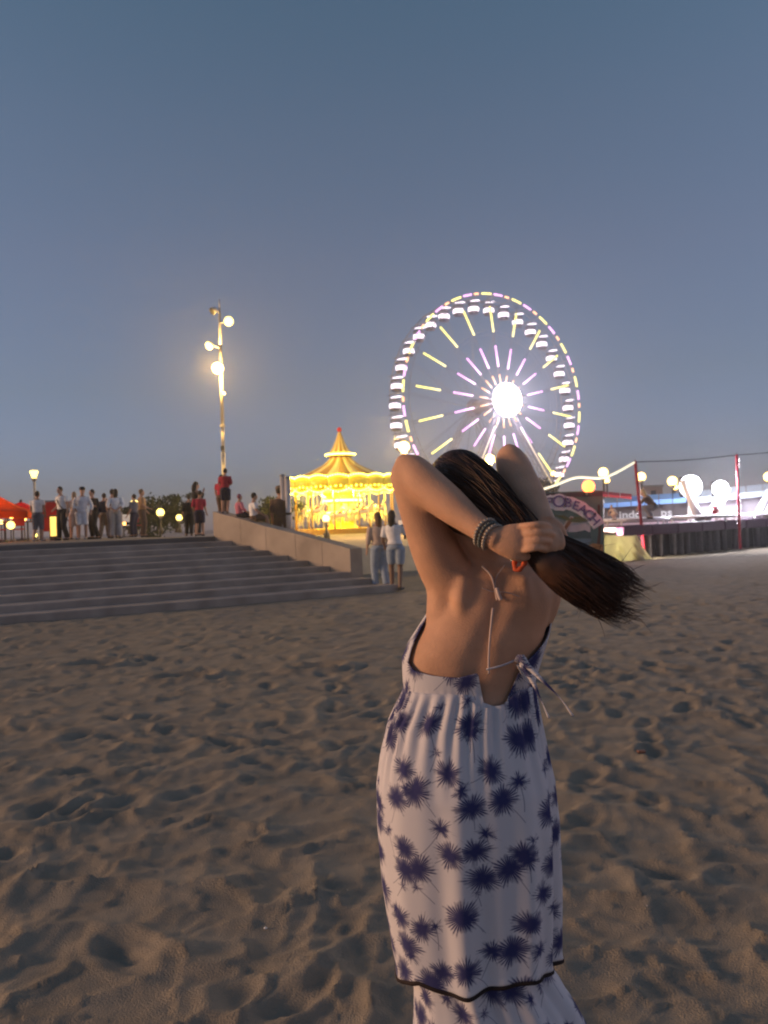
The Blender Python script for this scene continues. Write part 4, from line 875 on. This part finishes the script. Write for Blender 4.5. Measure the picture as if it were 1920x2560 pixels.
# ------------------------------------------------------------------ terrace with parasols on the left
M['parasol_orange'] = mat('parasol_orange', (.60, .10, .02), .8, transl=.45); M['parasol_red'] = mat('parasol_red', (.55, .02, .03), .8, transl=.4)
def parasol(px, ya, d, half, hgt, drop, m, label, light, rz):
    c = P(px, ya, d); o = empty('parasol', (c.x, c.y, TOPZ), rz, label=label, cat='parasol', group='terrace parasols'); h = c.z - TOPZ
    mb = MB(); mb.lathe([(.3, 0), (.3, .08), (.05, .1), (.035, .12), (.035, h)], 12); mb.build('pole', M['dark_metal'], o)
    cs = [(half * math.cos(PI / 4 + k * PI / 2) * 1.414, half * math.sin(PI / 4 + k * PI / 2) * 1.414, h - drop) for k in range(4)]
    for k in range(4):
        a, b = Vector(cs[k]), Vector(cs[(k + 1) % 4]); t = Vector((0, 0, h)); mb = MB(); m_ = (a + b) / 2 + Vector((0, 0, -.05)) - ((a + b) / 2) * .03 - Vector((0, 0, 0)); m_.z = h - drop + .06
        e0 = t.lerp(a, .5) - Vector((0, 0, .06)); e1 = t.lerp(b, .5) - Vector((0, 0, .06)); em = t.lerp(m_, .5) - Vector((0, 0, .10))
        v = [t, e0, em, e1, a, m_, b] + [p - Vector((0, 0, .22)) for p in (a, m_, b)]
        mb.add(v, [(0, 1, 2), (0, 2, 3), (1, 4, 5, 2), (2, 5, 6, 3), (4, 7, 8, 5), (5, 8, 9, 6)]); mb.build('canopy_panel', m, o)
        mb = MB(); mb.tube([(0, 0, h - .08), a - Vector((0, 0, .05))], .015, 5); mb.build('rib', M['dark_metal'], o)
    mb = MB(); mb.ball((0, 0, h + .03), .06, 8, 6); mb.build('finial', M['dark_metal'], o)
    if light:
        for sx in (-.8, .8):
            mb = MB(); mb.ball((sx * half * .6, -half * .5, h - drop - .12), .09, 10, 8); mb.build('hanging_lamp', M['orange_bulb'], o, True)
        bulb_light('parasol_light', (0, 0, h - drop - .1), light, (1, .32, .10), .15, o)
parasol(-8, 1238, 27.5, 1.15, 2.6, .62, M['parasol_orange'], 'orange-red parasol at the left edge, lit from below', 38, .25)
parasol(52, 1254, 32, .95, 2.5, .4, M['parasol_red'], 'red parasol behind the orange one', 14, .1)
def lamp_ball(px, py, d, r, m, label, group='terrace lights'):
    c = P(px, py, d); o = empty('table_lamp', (c.x, c.y, TOPZ), label=label, cat='lamp', group=group); mb = MB(); mb.lathe([(.12, 0), (.12, .03), (.018, .05), (.018, c.z - TOPZ - r)], 10); mb.build('stand', M['dark_metal'], o)
    mb = MB(); mb.ball((0, 0, c.z - TOPZ), r, 12, 8); mb.build('lamp_globe', M[m], o, True)
lamp_ball(27, 1313, 29, .14, 'warm_globe', 'round yellow-white lamp under the orange parasol')
lamp_ball(60, 1296, 30, .09, 'orange_bulb', 'small orange lamp left of the man in grey shorts')
lamp_ball(137, 1299, 29.5, .09, 'orange_bulb', 'small red-orange lamp beside the man with the strap')
lamp_ball(3, 1305, 30, .07, 'warm_bulb', 'tiny lamp at the very left edge under the parasol')
lamp_ball(310, 1309, 31, .07, 'orange_bulb', 'small orange lamp right of the woman in the white blouse')
lamp_ball(88, 1338, 29, .07, 'warm_globe', 'low small lamp behind the man in grey shorts')
M['red_panel'] = mat('red_panel', (.30, .015, .02), .6); M['lit_yellow'] = glow('lit_yellow', (1, .62, .12), 1.4)
p_ = P(122, 1320, 29.8); ban = empty('banner', (p_.x, p_.y, TOPZ), label='red standing banner between the two men in white t-shirts', cat='banner')
mb = MB(); mb.box((0, 0, .88), (.62, .04, 1.1)); mb.build('cloth', M['red_panel'], ban); mb = MB(); mb.tube([(-.33, 0, 0), (-.33, 0, 1.48)], .02, 6); mb.tube([(.33, 0, 0), (.33, 0, 1.48)], .02, 6); mb.tube([(-.36, 0, 1.46), (.36, 0, 1.46)], .02, 6); mb.build('frame', M['dark_metal'], ban)
p_ = P(139, 1330, 28.9); fr = empty('lit_cabinet', (p_.x, p_.y, TOPZ), label='narrow yellow glowing cabinet left of the man in black trousers', cat='cabinet')
mb = MB(); mb.box((0, 0, .45), (.34, .3, .9)); bevel(mb.build('case', M['dark_metal'], fr), .02); mb = MB(); mb.box((0, -.155, .5), (.24, .02, .7)); mb.build('lit_door', M['lit_yellow'], fr)
M['wood'] = mat('wood', (.20, .11, .06), .6, noise=.2)
def table(px, d, label):
    p_ = P(px, 1340, d); o = empty('bistro_table', (p_.x, p_.y, TOPZ), label=label, cat='table', group='terrace tables'); mb = MB(); mb.lathe([(.35, .72), (.36, .74), (.35, .76)], 20); mb.build('table_top', M['wood'], o); mb = MB(); mb.lathe([(.22, 0), (.22, .02), (.03, .05), (.03, .72)], 12); mb.build('pedestal', M['dark_metal'], o)
    mb = MB(); mb.lathe([(.03, .765), (.03, .9), (.012, .96), (.012, 1.03)], 8, (.1, .05, 0)); b = mb.build('bottle', cloth('bottle_glass', (.03, .06, .02), .2), None, False, (p_.x, p_.y, TOPZ)); tag(b, 'bottle standing on ' + label, 'bottle', 'bottles on the terrace tables')
table(12, 29.5, 'round table under the orange parasol'); table(70, 31, 'round table left of the man in grey shorts'); table(330, 31.5, 'round table beside the globe lamp'); table(175, 31, 'round table behind the cream-clad person')
def chair(px, d, rz, m, label):
    p_ = P(px, 1340, d); o = empty('chair', (p_.x, p_.y, TOPZ), rz, label=label, cat='chair', group='terrace chairs'); mb = MB(); mb.box((0, 0, .45), (.42, .42, .04)); bevel(mb.build('seat', m, o), .01); mb = MB(); mb.box((0, -.2, .72), (.42, .03, .3)); bevel(mb.build('backrest', m, o), .01)
    for sx in (-.19, .19):
        for sy in (-.19, .19): mb = MB(); mb.tube([(sx, sy, 0), (sx, sy, .44 if sy > 0 else .86)], .016, 6); mb.build('leg', M['dark_metal'], o)
chair(48, 29.6, .4, M['red_panel'], 'red chair left of the man in grey shorts'); chair(0, 28.8, 2.0, M['red_panel'], 'red chair at the left edge of the terrace'); chair(308, 30.8, 1.1, M['white_paint'], 'white chair right of the woman in the white blouse'); chair(345, 32.2, 4, M['red_panel'], 'red chair near the globe lamp')

# ------------------------------------------------------------------ trampoline stand on the right
E0 = PZ(1556, 1402, 0); E1 = PZ(1930, 1364, 0); ED = (E1 - E0).normalized(); EN = Vector((-ED.y, ED.x, 0)); DKZ = 1.0
def ep(s, n=0, z=0): q = E0 + ED * s + EN * n; return Vector((q.x, q.y, z))
LEN = (E1 - E0).length + 6
deck = empty('trampoline_stand', E0, label='long raised trampoline deck with dark skirt on the sand at right', cat='platform')
M['deck'] = mat('deck', (.30, .20, .24), .6, noise=.15); M['dark_mesh'] = mat('dark_mesh', (.018, .014, .022), .8); M['purple_pad'] = mat('purple_pad', (.06, .02, .06), .6); M['grey_bag'] = mat('grey_bag', (.07, .06, .07), .8, noise=.2)
def rel(v): return v - Vector((E0.x, E0.y, 0))
def slab(mb, s0, s1, n0, n1, z0, z1): mb.prism([(rel(ep(s, n)).x, rel(ep(s, n)).y) for s, n in ((s0, n0), (s1, n0), (s1, n1), (s0, n1))], z0, z1)
mb = MB(); slab(mb, -.6, LEN, .85, 9, .88, DKZ); slab(mb, .16, LEN, .31, .84, .88, DKZ); mb.build('deck_board', M['deck'], deck)
k = 0; s = .15
while s < LEN:
    mb = MB(); slab(mb, s + .01, min(s + 1.48, LEN), 0, .3, .72, DKZ + .06); bevel(mb.build('edge_pad', M['purple_pad'], deck), .05); s += 1.5
mb = MB(); slab(mb, .75, LEN, .6, .66, -.2, .72); mb.build('skirt', M['dark_mesh'], deck)
s = .95; rr_ = random.Random(3)
while s < LEN:
    mb = MB(); q = rel(ep(s, .35)); mb.lathe([(.10, -.2), (.12, .1), (.11, .45), (.12, .72)], 10, (q.x, q.y, 0)); mb.build('skirt_post', M['grey_bag'], deck, True); s += rr_.choice((.42, .5, .62, .8))
# trampoline frames with leaning white masts
M['white_mast'] = mat('white_mast', (.75, .74, .78), .4)
def trampoline(px, d, masts, label):
    p_ = P(px, 1300, d); o = empty('trampoline', (p_.x, p_.y, DKZ), label=label, cat='trampoline', group='trampolines on the deck')
    mb = MB(); R_ = 1.25; mb.tube([(R_ * math.cos(q), R_ * .8 * math.sin(q), .2) for q in np.linspace(0, 2 * PI, 33)], .06, 8); mb.build('frame', M['white_mast'], o, True)
    mb = MB(); mb.lathe([(1.1, .19), (1.1, .21), (.2, .2)], 28); mb.build('mat', M['dark_mesh'], o)
    for q in range(6): a = 2 * PI * q / 6; mb = MB(); mb.tube([(R_ * math.cos(a), R_ * .8 * math.sin(a), 0), (R_ * math.cos(a), R_ * .8 * math.sin(a), .2)], .035, 6); mb.build('leg', M['white_mast'], o)
    for (x0, y0, x1, y1, dd, r) in masts:
        a = P(x0, y0, d + dd) - Vector((p_.x, p_.y, DKZ)); b = P(x1, y1, d + dd + .2) - Vector((p_.x, p_.y, DKZ)); a.z = max(a.z, 0)
        mb = MB(); mb.tube([a, b], [r, r * .8], 12); mb.build('mast', M['white_mast'], o, True)
trampoline(1745, 29, ((1752, 1312, 1708, 1200, 0, .16), (1768, 1300, 1812, 1208, .6, .12), (1790, 1300, 1822, 1222, 1.2, .08)), 'trampoline with thick leaning white masts under the floodlights')
trampoline(1902, 31, ((1890, 1312, 1925, 1228, 0, .15), (1912, 1308, 1948, 1215, .8, .1)), 'trampoline with leaning white mast at the right edge')
trampoline(1580, 28.5, (), 'low trampoline in front of the lettered wall')
# floodlights on stands
def flood(px, py, d, r, label, en):
    c = P(px, py, d); o = empty('floodlight', (c.x, c.y, DKZ), label=label, cat='floodlight', group='white floodlights'); h = c.z - DKZ
    mb = MB(); mb.tube([(0, .1, 0), (0, .1, h)], .05, 8); mb.build('stand', M['grey_metal'], o); mb = MB(); mb.box((0, .06, h), (r * 1.5, .14, r * 1.5)); mb.build('housing', M['dark_metal'], o, True)
    mb = MB(); n = 20
    for lx, lz, lr in ((0, 0, .86),):
        mb = MB(); mb.rings([[Vector((lx * r + q * math.cos(2 * PI * k / n), y, h + lz * r + q * math.sin(2 * PI * k / n))) for k in range(n)] for q, y in ((lr * r, -.02), (lr * r, -.06), (lr * r * .5, -.10))]); mb.build('lens', M['cold_flood'], o, True)
    bulb_light('flood_beam', (.2, -1.3, h + .1), en, (.93, .90, 1), .3, o)
    if px > 1750: bulb_light('wall_fill_light', (.8, .9, h), 700, (.93, .90, 1), .3, o)  # added fill light that brightens the white wall behind, no real fitting
flood(1726, 1216, 30.2, .50, 'large glaring white floodlight over the trampolines', 650); flood(1800, 1222, 31, .38, 'second white floodlight right of the largest one', 380)
# tent behind
M['tent_wall'] = mat('tent_wall', (.115, .10, .10), .8); M['white_sheet'] = mat('white_sheet', (.74, .70, .76), .7); M['blue_awning'] = mat('blue_awning', (.16, .32, .62), .6); M['pale_awning'] = mat('pale_awning', (.55, .66, .78), .6); M['red_awning'] = mat('red_awning', (.35, .02, .03), .6); M['letter_white'] = mat('letter_white', (.6, .6, .6), .7)
DT = 36.0; tb = P(1700, 1300, DT); tent = empty('stall_tent', (tb.x, DT, LOWZ), label='long stall tent with blue awning, dark lettered wall and white lit wall', cat='tent')
def tp(px, py, dd=0): return P(px, py, DT + dd) - Vector((tb.x, DT, LOWZ))
def panel(name, quad, m, thick=.05):
    mb = MB(); v = [Vector(q) for q in quad]; mb.add(v + [q + Vector((0, thick, 0)) for q in v], [(0, 1, 2, 3), (7, 6, 5, 4), (0, 4, 5, 1), (1, 5, 6, 2), (2, 6, 7, 3), (3, 7, 4, 0)]); return mb.build(name, m, tent)
panel('lettered_wall', [tp(1505, 1340), tp(1722, 1325), tp(1722, 1246), tp(1505, 1256)], M['tent_wall'])
panel('lit_wall', [tp(1724, 1325, -.1), tp(1990, 1310, -.1), tp(1990, 1226, -.1), tp(1724, 1240, -.1)], M['white_sheet'])
def awning(x0, x1, y0, y1, m, n, drop):
    for i in range(n):
        a, b = x0 + (x1 - x0) * i / n + 1, x0 + (x1 - x0) * (i + 1) / n - 1; ya = y0 + (y1 - y0) * i / n; yb = y0 + (y1 - y0) * (i + 1) / n; mb = MB()
        t0, t1, f0, f1 = tp(a, ya, 0), tp(b, yb, 0), tp(a, ya + drop * .55, -1.4), tp(b, yb + drop * .55, -1.4); g0, g1 = tp(a, ya + drop, -1.4), tp(b, yb + drop, -1.4); mid0 = (t0 + f0) / 2 - Vector((0, 0, .05)); mid1 = (t1 + f1) / 2 - Vector((0, 0, .05))
        mb.add([t0, t1, mid1, mid0, f0, f1, g0, g1], [(0, 1, 2, 3), (3, 2, 5, 4), (4, 5, 7, 6)]); o = mb.build('awning_panel', m, tent); s_ = o.modifiers.new('s', 'SOLIDIFY'); s_.thickness = .02
awning(1508, 1716, 1246, 1232, M['blue_awning'], 6, 24); awning(1740, 1990, 1228, 1203, M['pale_awning'], 6, 30); awning(1490, 1580, 1228, 1236, M['red_awning'], 3, 12)
for px in (1508, 1722, 1850, 1985):
    mb = MB(); a = tp(px, 1345, -1.2); a.z = 0; b = tp(px, 1250, -1.2); mb.tube([a, b], .04, 6); mb.build('pole', M['white_paint'], tent)
def text_mesh(ch, size, off=0, ext=.01, shear=0):
    cu = bpy.data.curves.new('t', 'FONT'); cu.body = ch; cu.size = size; cu.offset = off; cu.extrude = ext; cu.align_x = 'CENTER'; cu.shear = shear; cu.resolution_u = 4
    o = bpy.data.objects.new('t', cu); col.objects.link(o); dg = bpy.context.evaluated_depsgraph_get(); me = bpy.data.meshes.new_from_object(o.evaluated_get(dg)); bpy.data.objects.remove(o); return me
tilt = 0.0
for ch, px in (('i', 1551), ('n', 1563), ('d', 1579), ('o', 1596), ('p', 1660), ('s', 1675)):
    me = text_mesh(ch, .46, .008); me.materials.append(M['letter_white']); q = tp(px, 1296 - (px - 1551) * .055, -.06); o = link('letter', me, tent, q); o.rotation_euler = (PI / 2, 0, 0); o.scale = (1.25, 1, 1)
# small building seen above
p_ = P(1626, 1222, 95); bld = empty('building', (p_.x, 95, LOWZ), label='small pale distant building above the blue awning', cat='building'); hb = p_.z - LOWZ + .2
mb = MB(); mb.box((0, 0, hb / 2), (2.2, 2, hb)); mb.build('wall', mat('building_wall', (.40, .30, .26), .8), bld); mb = MB(); mb.box((0, 0, hb + .1), (2.5, 2.3, .2)); mb.build('roof', M['grey_metal'], bld); mb = MB(); mb.box((0, -1.01, hb - .8), (.6, .06, .7)); mb.build('window', M['dark_metal'], bld)
# tinsel poles and ropes
M['red_tinsel'] = mat('red_tinsel', (.24, .012, .03), .35, .3); M['silver_tinsel'] = mat('silver_tinsel', (.8, .75, .78), .25, .9)
def tinsel_pole(x0, y0, x1, y1, d, label):
    a = P(x1, y1, d); b = P(x0, y0, d); bz = 0 if y1 > 1380 else 0; o = empty('tinsel_pole', (a.x, a.y, bz), label=label, cat='pole', group='red tinsel poles'); a = a - Vector((a.x, a.y, 0)); t = b - Vector((P(x1, y1, d).x, d, 0))
    mb = MB(); foot = a + (a - t).normalized() * ((a.z) / max(.1, (a - t).normalized().z * -1)); mb.tube([foot, t], .05, 8); mb.build('tube', M['red_tinsel'], o)
    rnd = random.Random(int(x0)); m1 = MB(); m2 = MB()
    for i in range(420):
        f = rnd.random(); c = a.lerp(t, f); q = Vector((rnd.gauss(0, 1), rnd.gauss(0, 1), rnd.gauss(0, .6))).normalized() * rnd.uniform(.07, .12); u = Vector((-q.y, q.x, rnd.uniform(-.05, .05))).normalized() * .014
        (m1 if rnd.random() < .55 else m2).add([c + u, c - u, c + q - u * .4, c + q + u * .4], [(0, 1, 2, 3)])
    tag(m1.build('red_tinsel', M['red_tinsel'], o), kind='stuff'); tag(m2.build('silver_tinsel', M['silver_tinsel'], o), kind='stuff')
tinsel_pole(1588, 1153, 1607, 1344, 25.0, 'leaning red tinsel-wrapped pole above the pale tarpaulin'); tinsel_pole(1842, 1136, 1850, 1352, 28.5, 'red and silver tinsel pole right of the floodlights')
M['rope_light'] = glow('rope_light', (1, .88, .62), .9, False); M['wire'] = mat('wire', (.05, .05, .06), .6)
mb = MB(); mb.tube([tuple(P(*p)) for p in cat([(1300, 1240, 24.2), (1340, 1228, 24.2), (1385, 1214, 24.3), (1440, 1194, 24.4), (1500, 1195, 24.6), (1535, 1184, 24.7), (1588, 1155, 25)], 40)], .035, 6); tag(mb.build('light_rope', M['rope_light']), 'pale glowing rope strung from the painted panel to the first tinsel pole', 'rope')
mb = MB(); mb.tube([tuple(P(*p)) for p in cat([(1588, 1155, 25), (1720, 1150, 26.7), (1842, 1138, 28.5)], 24)], .016, 5); tag(mb.build('cable', M['wire']), 'thin dark cable strung between the two tinsel poles', 'cable')
mb = MB(); mb.tube([tuple(P(*p)) for p in cat([(1842, 1138, 28.5), (1930, 1130, 29.6), (2020, 1112, 31)], 16)], .016, 5); tag(mb.build('cable', M['wire']), 'thin dark cable running from the second tinsel pole out of the picture', 'cable')
# painted panel
DP = 23.5; pc = P(1398, 1400, DP); pan = empty('painted_panel', (pc.x, DP, 0), label='tall painted stand panel with arched purple lettering and beach scene', cat='sign')
def pp(px, py, dd=0): return P(px, py, DP + dd) - Vector((pc.x, DP, 0))
def flat(name, poly, m, dd, thick=.012):
    mb = MB(); v = [pp(x, y, dd) for x, y in poly]; n = len(v); mb.add(v + [q + Vector((0, thick, 0)) for q in v], [tuple(range(n))[::-1], tuple(range(n, 2 * n))] + [(i, (i + 1) % n, n + (i + 1) % n, n + i) for i in range(n)]); return mb.build(name, m, pan)
pm = lambda n, c: mat(n, c, .6, noise=.15, nscale=3)
bl = pp(1286, 1420); bl.z = -.1; br_ = pp(1512, 1412); br_.z = -.1; mb = MB(); v = [bl, br_, pp(1507, 1226), pp(1286, 1234)]; mb.add(v + [q + Vector((0, .12, 0)) for q in v], [(0, 1, 2, 3), (7, 6, 5, 4), (0, 4, 5, 1), (1, 5, 6, 2), (2, 6, 7, 3), (3, 7, 4, 0)]); mb.build('board', pm('panel_green', (.07, .16, .15)), pan)
flat('top_band', [(1287, 1236), (1507, 1228), (1507, 1240), (1287, 1248)], pm('panel_navy', (.03, .03, .06)), -.014)
flat('sky_patch', [(1420, 1330), (1476, 1330), (1476, 1298), (1450, 1298), (1425, 1306)], pm('panel_sky', (.5, .5, .5)), -.014)
flat('sky_patch', [(1320, 1330), (1420, 1330), (1424, 1306), (1380, 1290), (1330, 1296)], pm('panel_sky2', (.20, .24, .24)), -.016)
flat('hill', [(1300, 1348), (1478, 1346), (1476, 1332), (1462, 1325), (1440, 1330), (1424, 1334), (1400, 1330), (1360, 1326), (1320, 1336)], pm('panel_hill', (.02, .07, .085)), -.030)
flat('sea', [(1300, 1372), (1468, 1368), (1480, 1346), (1300, 1348)], pm('panel_sea', (.10, .18, .23)), -.030)
flat('sand_patch', [(1290, 1416), (1508, 1410), (1508, 1362), (1482, 1358), (1462, 1370), (1300, 1374)], pm('panel_sand', (.28, .15, .05)), -.034)
flat('trunk_outline', [(1398, 1332), (1410, 1338), (1432, 1306), (1440, 1296), (1428, 1290), (1416, 1302)], pm('panel_white', (.5, .46, .42)), -.044)
flat('trunk', [(1402, 1331), (1408, 1335), (1429, 1305), (1436, 1297), (1428, 1293), (1419, 1303)], pm('panel_brown', (.18, .08, .035)), -.052)
flat('frond', [(1424, 1304), (1450, 1306), (1476, 1300), (1452, 1292), (1436, 1292)], pm('panel_leaf', (.07, .10, .03)), -.060)
flat('frond', [(1428, 1298), (1410, 1288), (1384, 1288), (1404, 1294), (1420, 1302)], M['panel_leaf'] if 'panel_leaf' in M else bpy.data.materials['panel_leaf'], -.060)
flat('border', [(1487, 1400), (1497, 1398), (1503, 1330), (1500, 1262), (1494, 1262), (1496, 1330)], pm('panel_border', (.05, .025, .02)), -.02)
M['letter_purple'] = mat('letter_purple', (.10, .08, .24), .6); M['letter_edge'] = mat('letter_edge', (.78, .76, .78), .6)
AC = (1398, 1372); AR_ = 108
arch = [(AC[0] + math.sin(D(a)) * 134, AC[1] - math.cos(D(a)) * (134 + 2 * math.sin(a * .5)) + math.sin(D(a)) * 6) for a in range(-58, 61, 4)] + [(AC[0] + math.sin(D(a)) * 101, AC[1] - math.cos(D(a)) * (101 - (5 if abs(a) < 7 else 0)) + math.sin(D(a)) * 6) for a in range(58, -61, -4)]
flat('letter_band', arch, mat('band_white', (.74, .72, .74), .6), -.048, .006)
for i, ch in enumerate('TRAMPOBEACH'):
    an = (i - 5) * 9.6 + (0 if i == 5 else (2.0 if i > 5 else -2.0)); a = D(an); sz = .50 if ch == 'O' else .37
    rad = AR_ - (4 if ch == 'O' else 0); px, py = AC[0] + math.sin(a) * rad * .98, AC[1] - math.cos(a) * rad + (math.sin(a) * 6)
    for off, mm, dd in ((.05, 'letter_edge', -.055), (.004, 'letter_purple', -.085)):
        me = text_mesh(ch, sz, off, .008); me.materials.append(M[mm]); o = link('letter' if mm == 'letter_purple' else 'letter_outline', me, pan, pp(px, py, dd)); o.rotation_euler = Euler((PI / 2, 0, 0)); o.rotation_mode = 'QUATERNION'; o.rotation_quaternion = (Matrix.Rotation(a - ROLL * .4, 3, 'Y') @ Euler((PI / 2, 0, 0)).to_matrix()).to_quaternion()
# red lamp on the panel
c = P(1471, 1216, DP - .1); rl = empty('red_lamp', c - Vector((0, 0, .25)), label='glaring red lamp on top of the painted panel', cat='lamp')
mb = MB(); mb.lathe([(.10, 0), (.10, .08), (.05, .1)], 12); mb.build('lamp_base', M['dark_metal'], rl); mb = MB(); mb.ball((0, 0, .25), .19, 14, 10); mb.build('lamp_globe', M['red_bulb'], rl, True); bulb_light('red_light', (.55, -.6, .25), 14, (1, .10, .03), .15, rl)
# tarpaulin draped over the deck corner, lit from behind
M['tarp'] = mat('tarp', (.66, .65, .46), .8, transl=.55)
rows_ = []; uv_ = []
for i in range(25):
    f = i / 24; r_ = []; u_ = []
    for k in range(41):
        g_ = k / 40; y = 1338 + 70 * f + (2 if f > .9 else 0); xr = 1592 + f * 26 + 24 * f * f; x = 1508 + (xr - 1508) * g_
        dd = 23.9 + g_ * .8 + .10 * math.sin(g_ * 16 + f * 5) * (.3 + f) + .06 * math.sin(g_ * 31 - f * 8) * f - .35 * f
        p = P(x, y, dd); p.z = max(p.z, .01); r_.append(p - Vector((E0.x, E0.y, 0))); u_.append((g_, f))
    rows_.append(r_); uv_.append(u_)
tp_ = grid_mesh('tarpaulin', rows_, uv_, None, M['tarp'], .012); tp_.location = (E0.x, E0.y, 0); tag(tp_, 'pale yellowish tarpaulin draped beside the painted panel, glowing from behind', 'tarpaulin')
c = P(1536, 1372, 24.75); wl = empty('work_lamp', (c.x, c.y, 0), label='work lamp on the ground glowing behind the tarpaulin', cat='lamp'); mb = MB(); mb.lathe([(.14, 0), (.14, .05), (.03, .08), (.03, .3)], 12); mb.build('stand', M['dark_metal'], wl); mb = MB(); mb.ball((0, 0, .4), .1, 10, 8); mb.build('lamp_globe', M['warm_globe'], wl, True); bulb_light('work_light', (-.1, -.4, .42), 850, (1, .88, .62), .1, wl)
# people on the deck
dk = lambda px, d: (P(px, 1300, d).x, d, DKZ + .22)
CR = dict(pelvis=(0, -.15, .42), chest=(0, .05, .68), neck=(0, .2, .84), head=(0, .27, .99), shL=(-.17, .17, .80), shR=(.17, .17, .80), elL=(-.22, .35, .6), elR=(.22, .35, .6), wrL=(-.12, .45, .42), wrR=(.12, .45, .42), hipL=(-.09, -.12, .4), hipR=(.09, -.12, .4), knL=(-.13, .22, .46), knR=(.13, .22, .46), anL=(-.11, -.02, .085), anR=(.11, -.02, .085), toeL=(-.12, .14, .04), toeR=(.12, .14, .04))
make_person(dk(1628, 26.5), 1.3, 1.55, 'fair-haired person crouching at the edge of the deck in brown top', 'people on the trampoline deck', CR, BROWN, .6, GRY, 1.0, hair=(.40, .30, .15), hairlen=.15, fem=True)
make_person(dk(1537, 27), .6, .80, 'small fair child on the deck beside the painted panel', 'people on the trampoline deck', SIT if False else CR, CREAM, .4, CREAM, .5, hair=(.4, .3, .15))
make_person(dk(1790, 28.6), 1.9, .72, 'child in red crouching among the white masts', 'people on the trampoline deck', CR, RED, .6, RED, .9, hair=(.05, .03, .02))

# ------------------------------------------------------------------ added so lamps get halos: one closed box of thin haze round everything
hz = bpy.data.materials.new('halo_haze'); hz.use_nodes = True; ht = hz.node_tree; ht.nodes.clear()
pv = ht.nodes.new('ShaderNodeVolumePrincipled'); pv.inputs['Color'].default_value = (.9, .9, .92, 1); pv.inputs['Density'].default_value = .0012; pv.inputs['Anisotropy'].default_value = .75
ho = ht.nodes.new('ShaderNodeOutputMaterial'); ht.links.new(pv.outputs[0], ho.inputs['Volume'])
mb = MB(); mb.box((0, 0, 21), (1440, 1440, 45)); tag(mb.build('halo_haze', hz), kind='stuff')

# small litter on the sand
q = PZ(664, 2325, .0); mb = MB(); mb.ball((0, 0, .004), (.007, .005, .004), 8, 6); tag(mb.build('shell', M['white_paint'], None, True, (q.x, q.y, float(sand_h(np.array([q.x]), np.array([q.y]))[0]) - .010)), 'tiny white shell fragment lying on the near sand', 'shell')
q = PZ(1603, 1882, 0); mb = MB(); mb.box((0, 0, .012), (.05, .04, .015)); tag(bevel(mb.build('litter', mat('faded_scrap', (.20, .09, .06), .8), None, False, (q.x, q.y, float(sand_h(np.array([q.x]), np.array([q.y]))[0]) - .012)), .008), 'small reddish scrap lying on the sand right of the dress', 'litter')
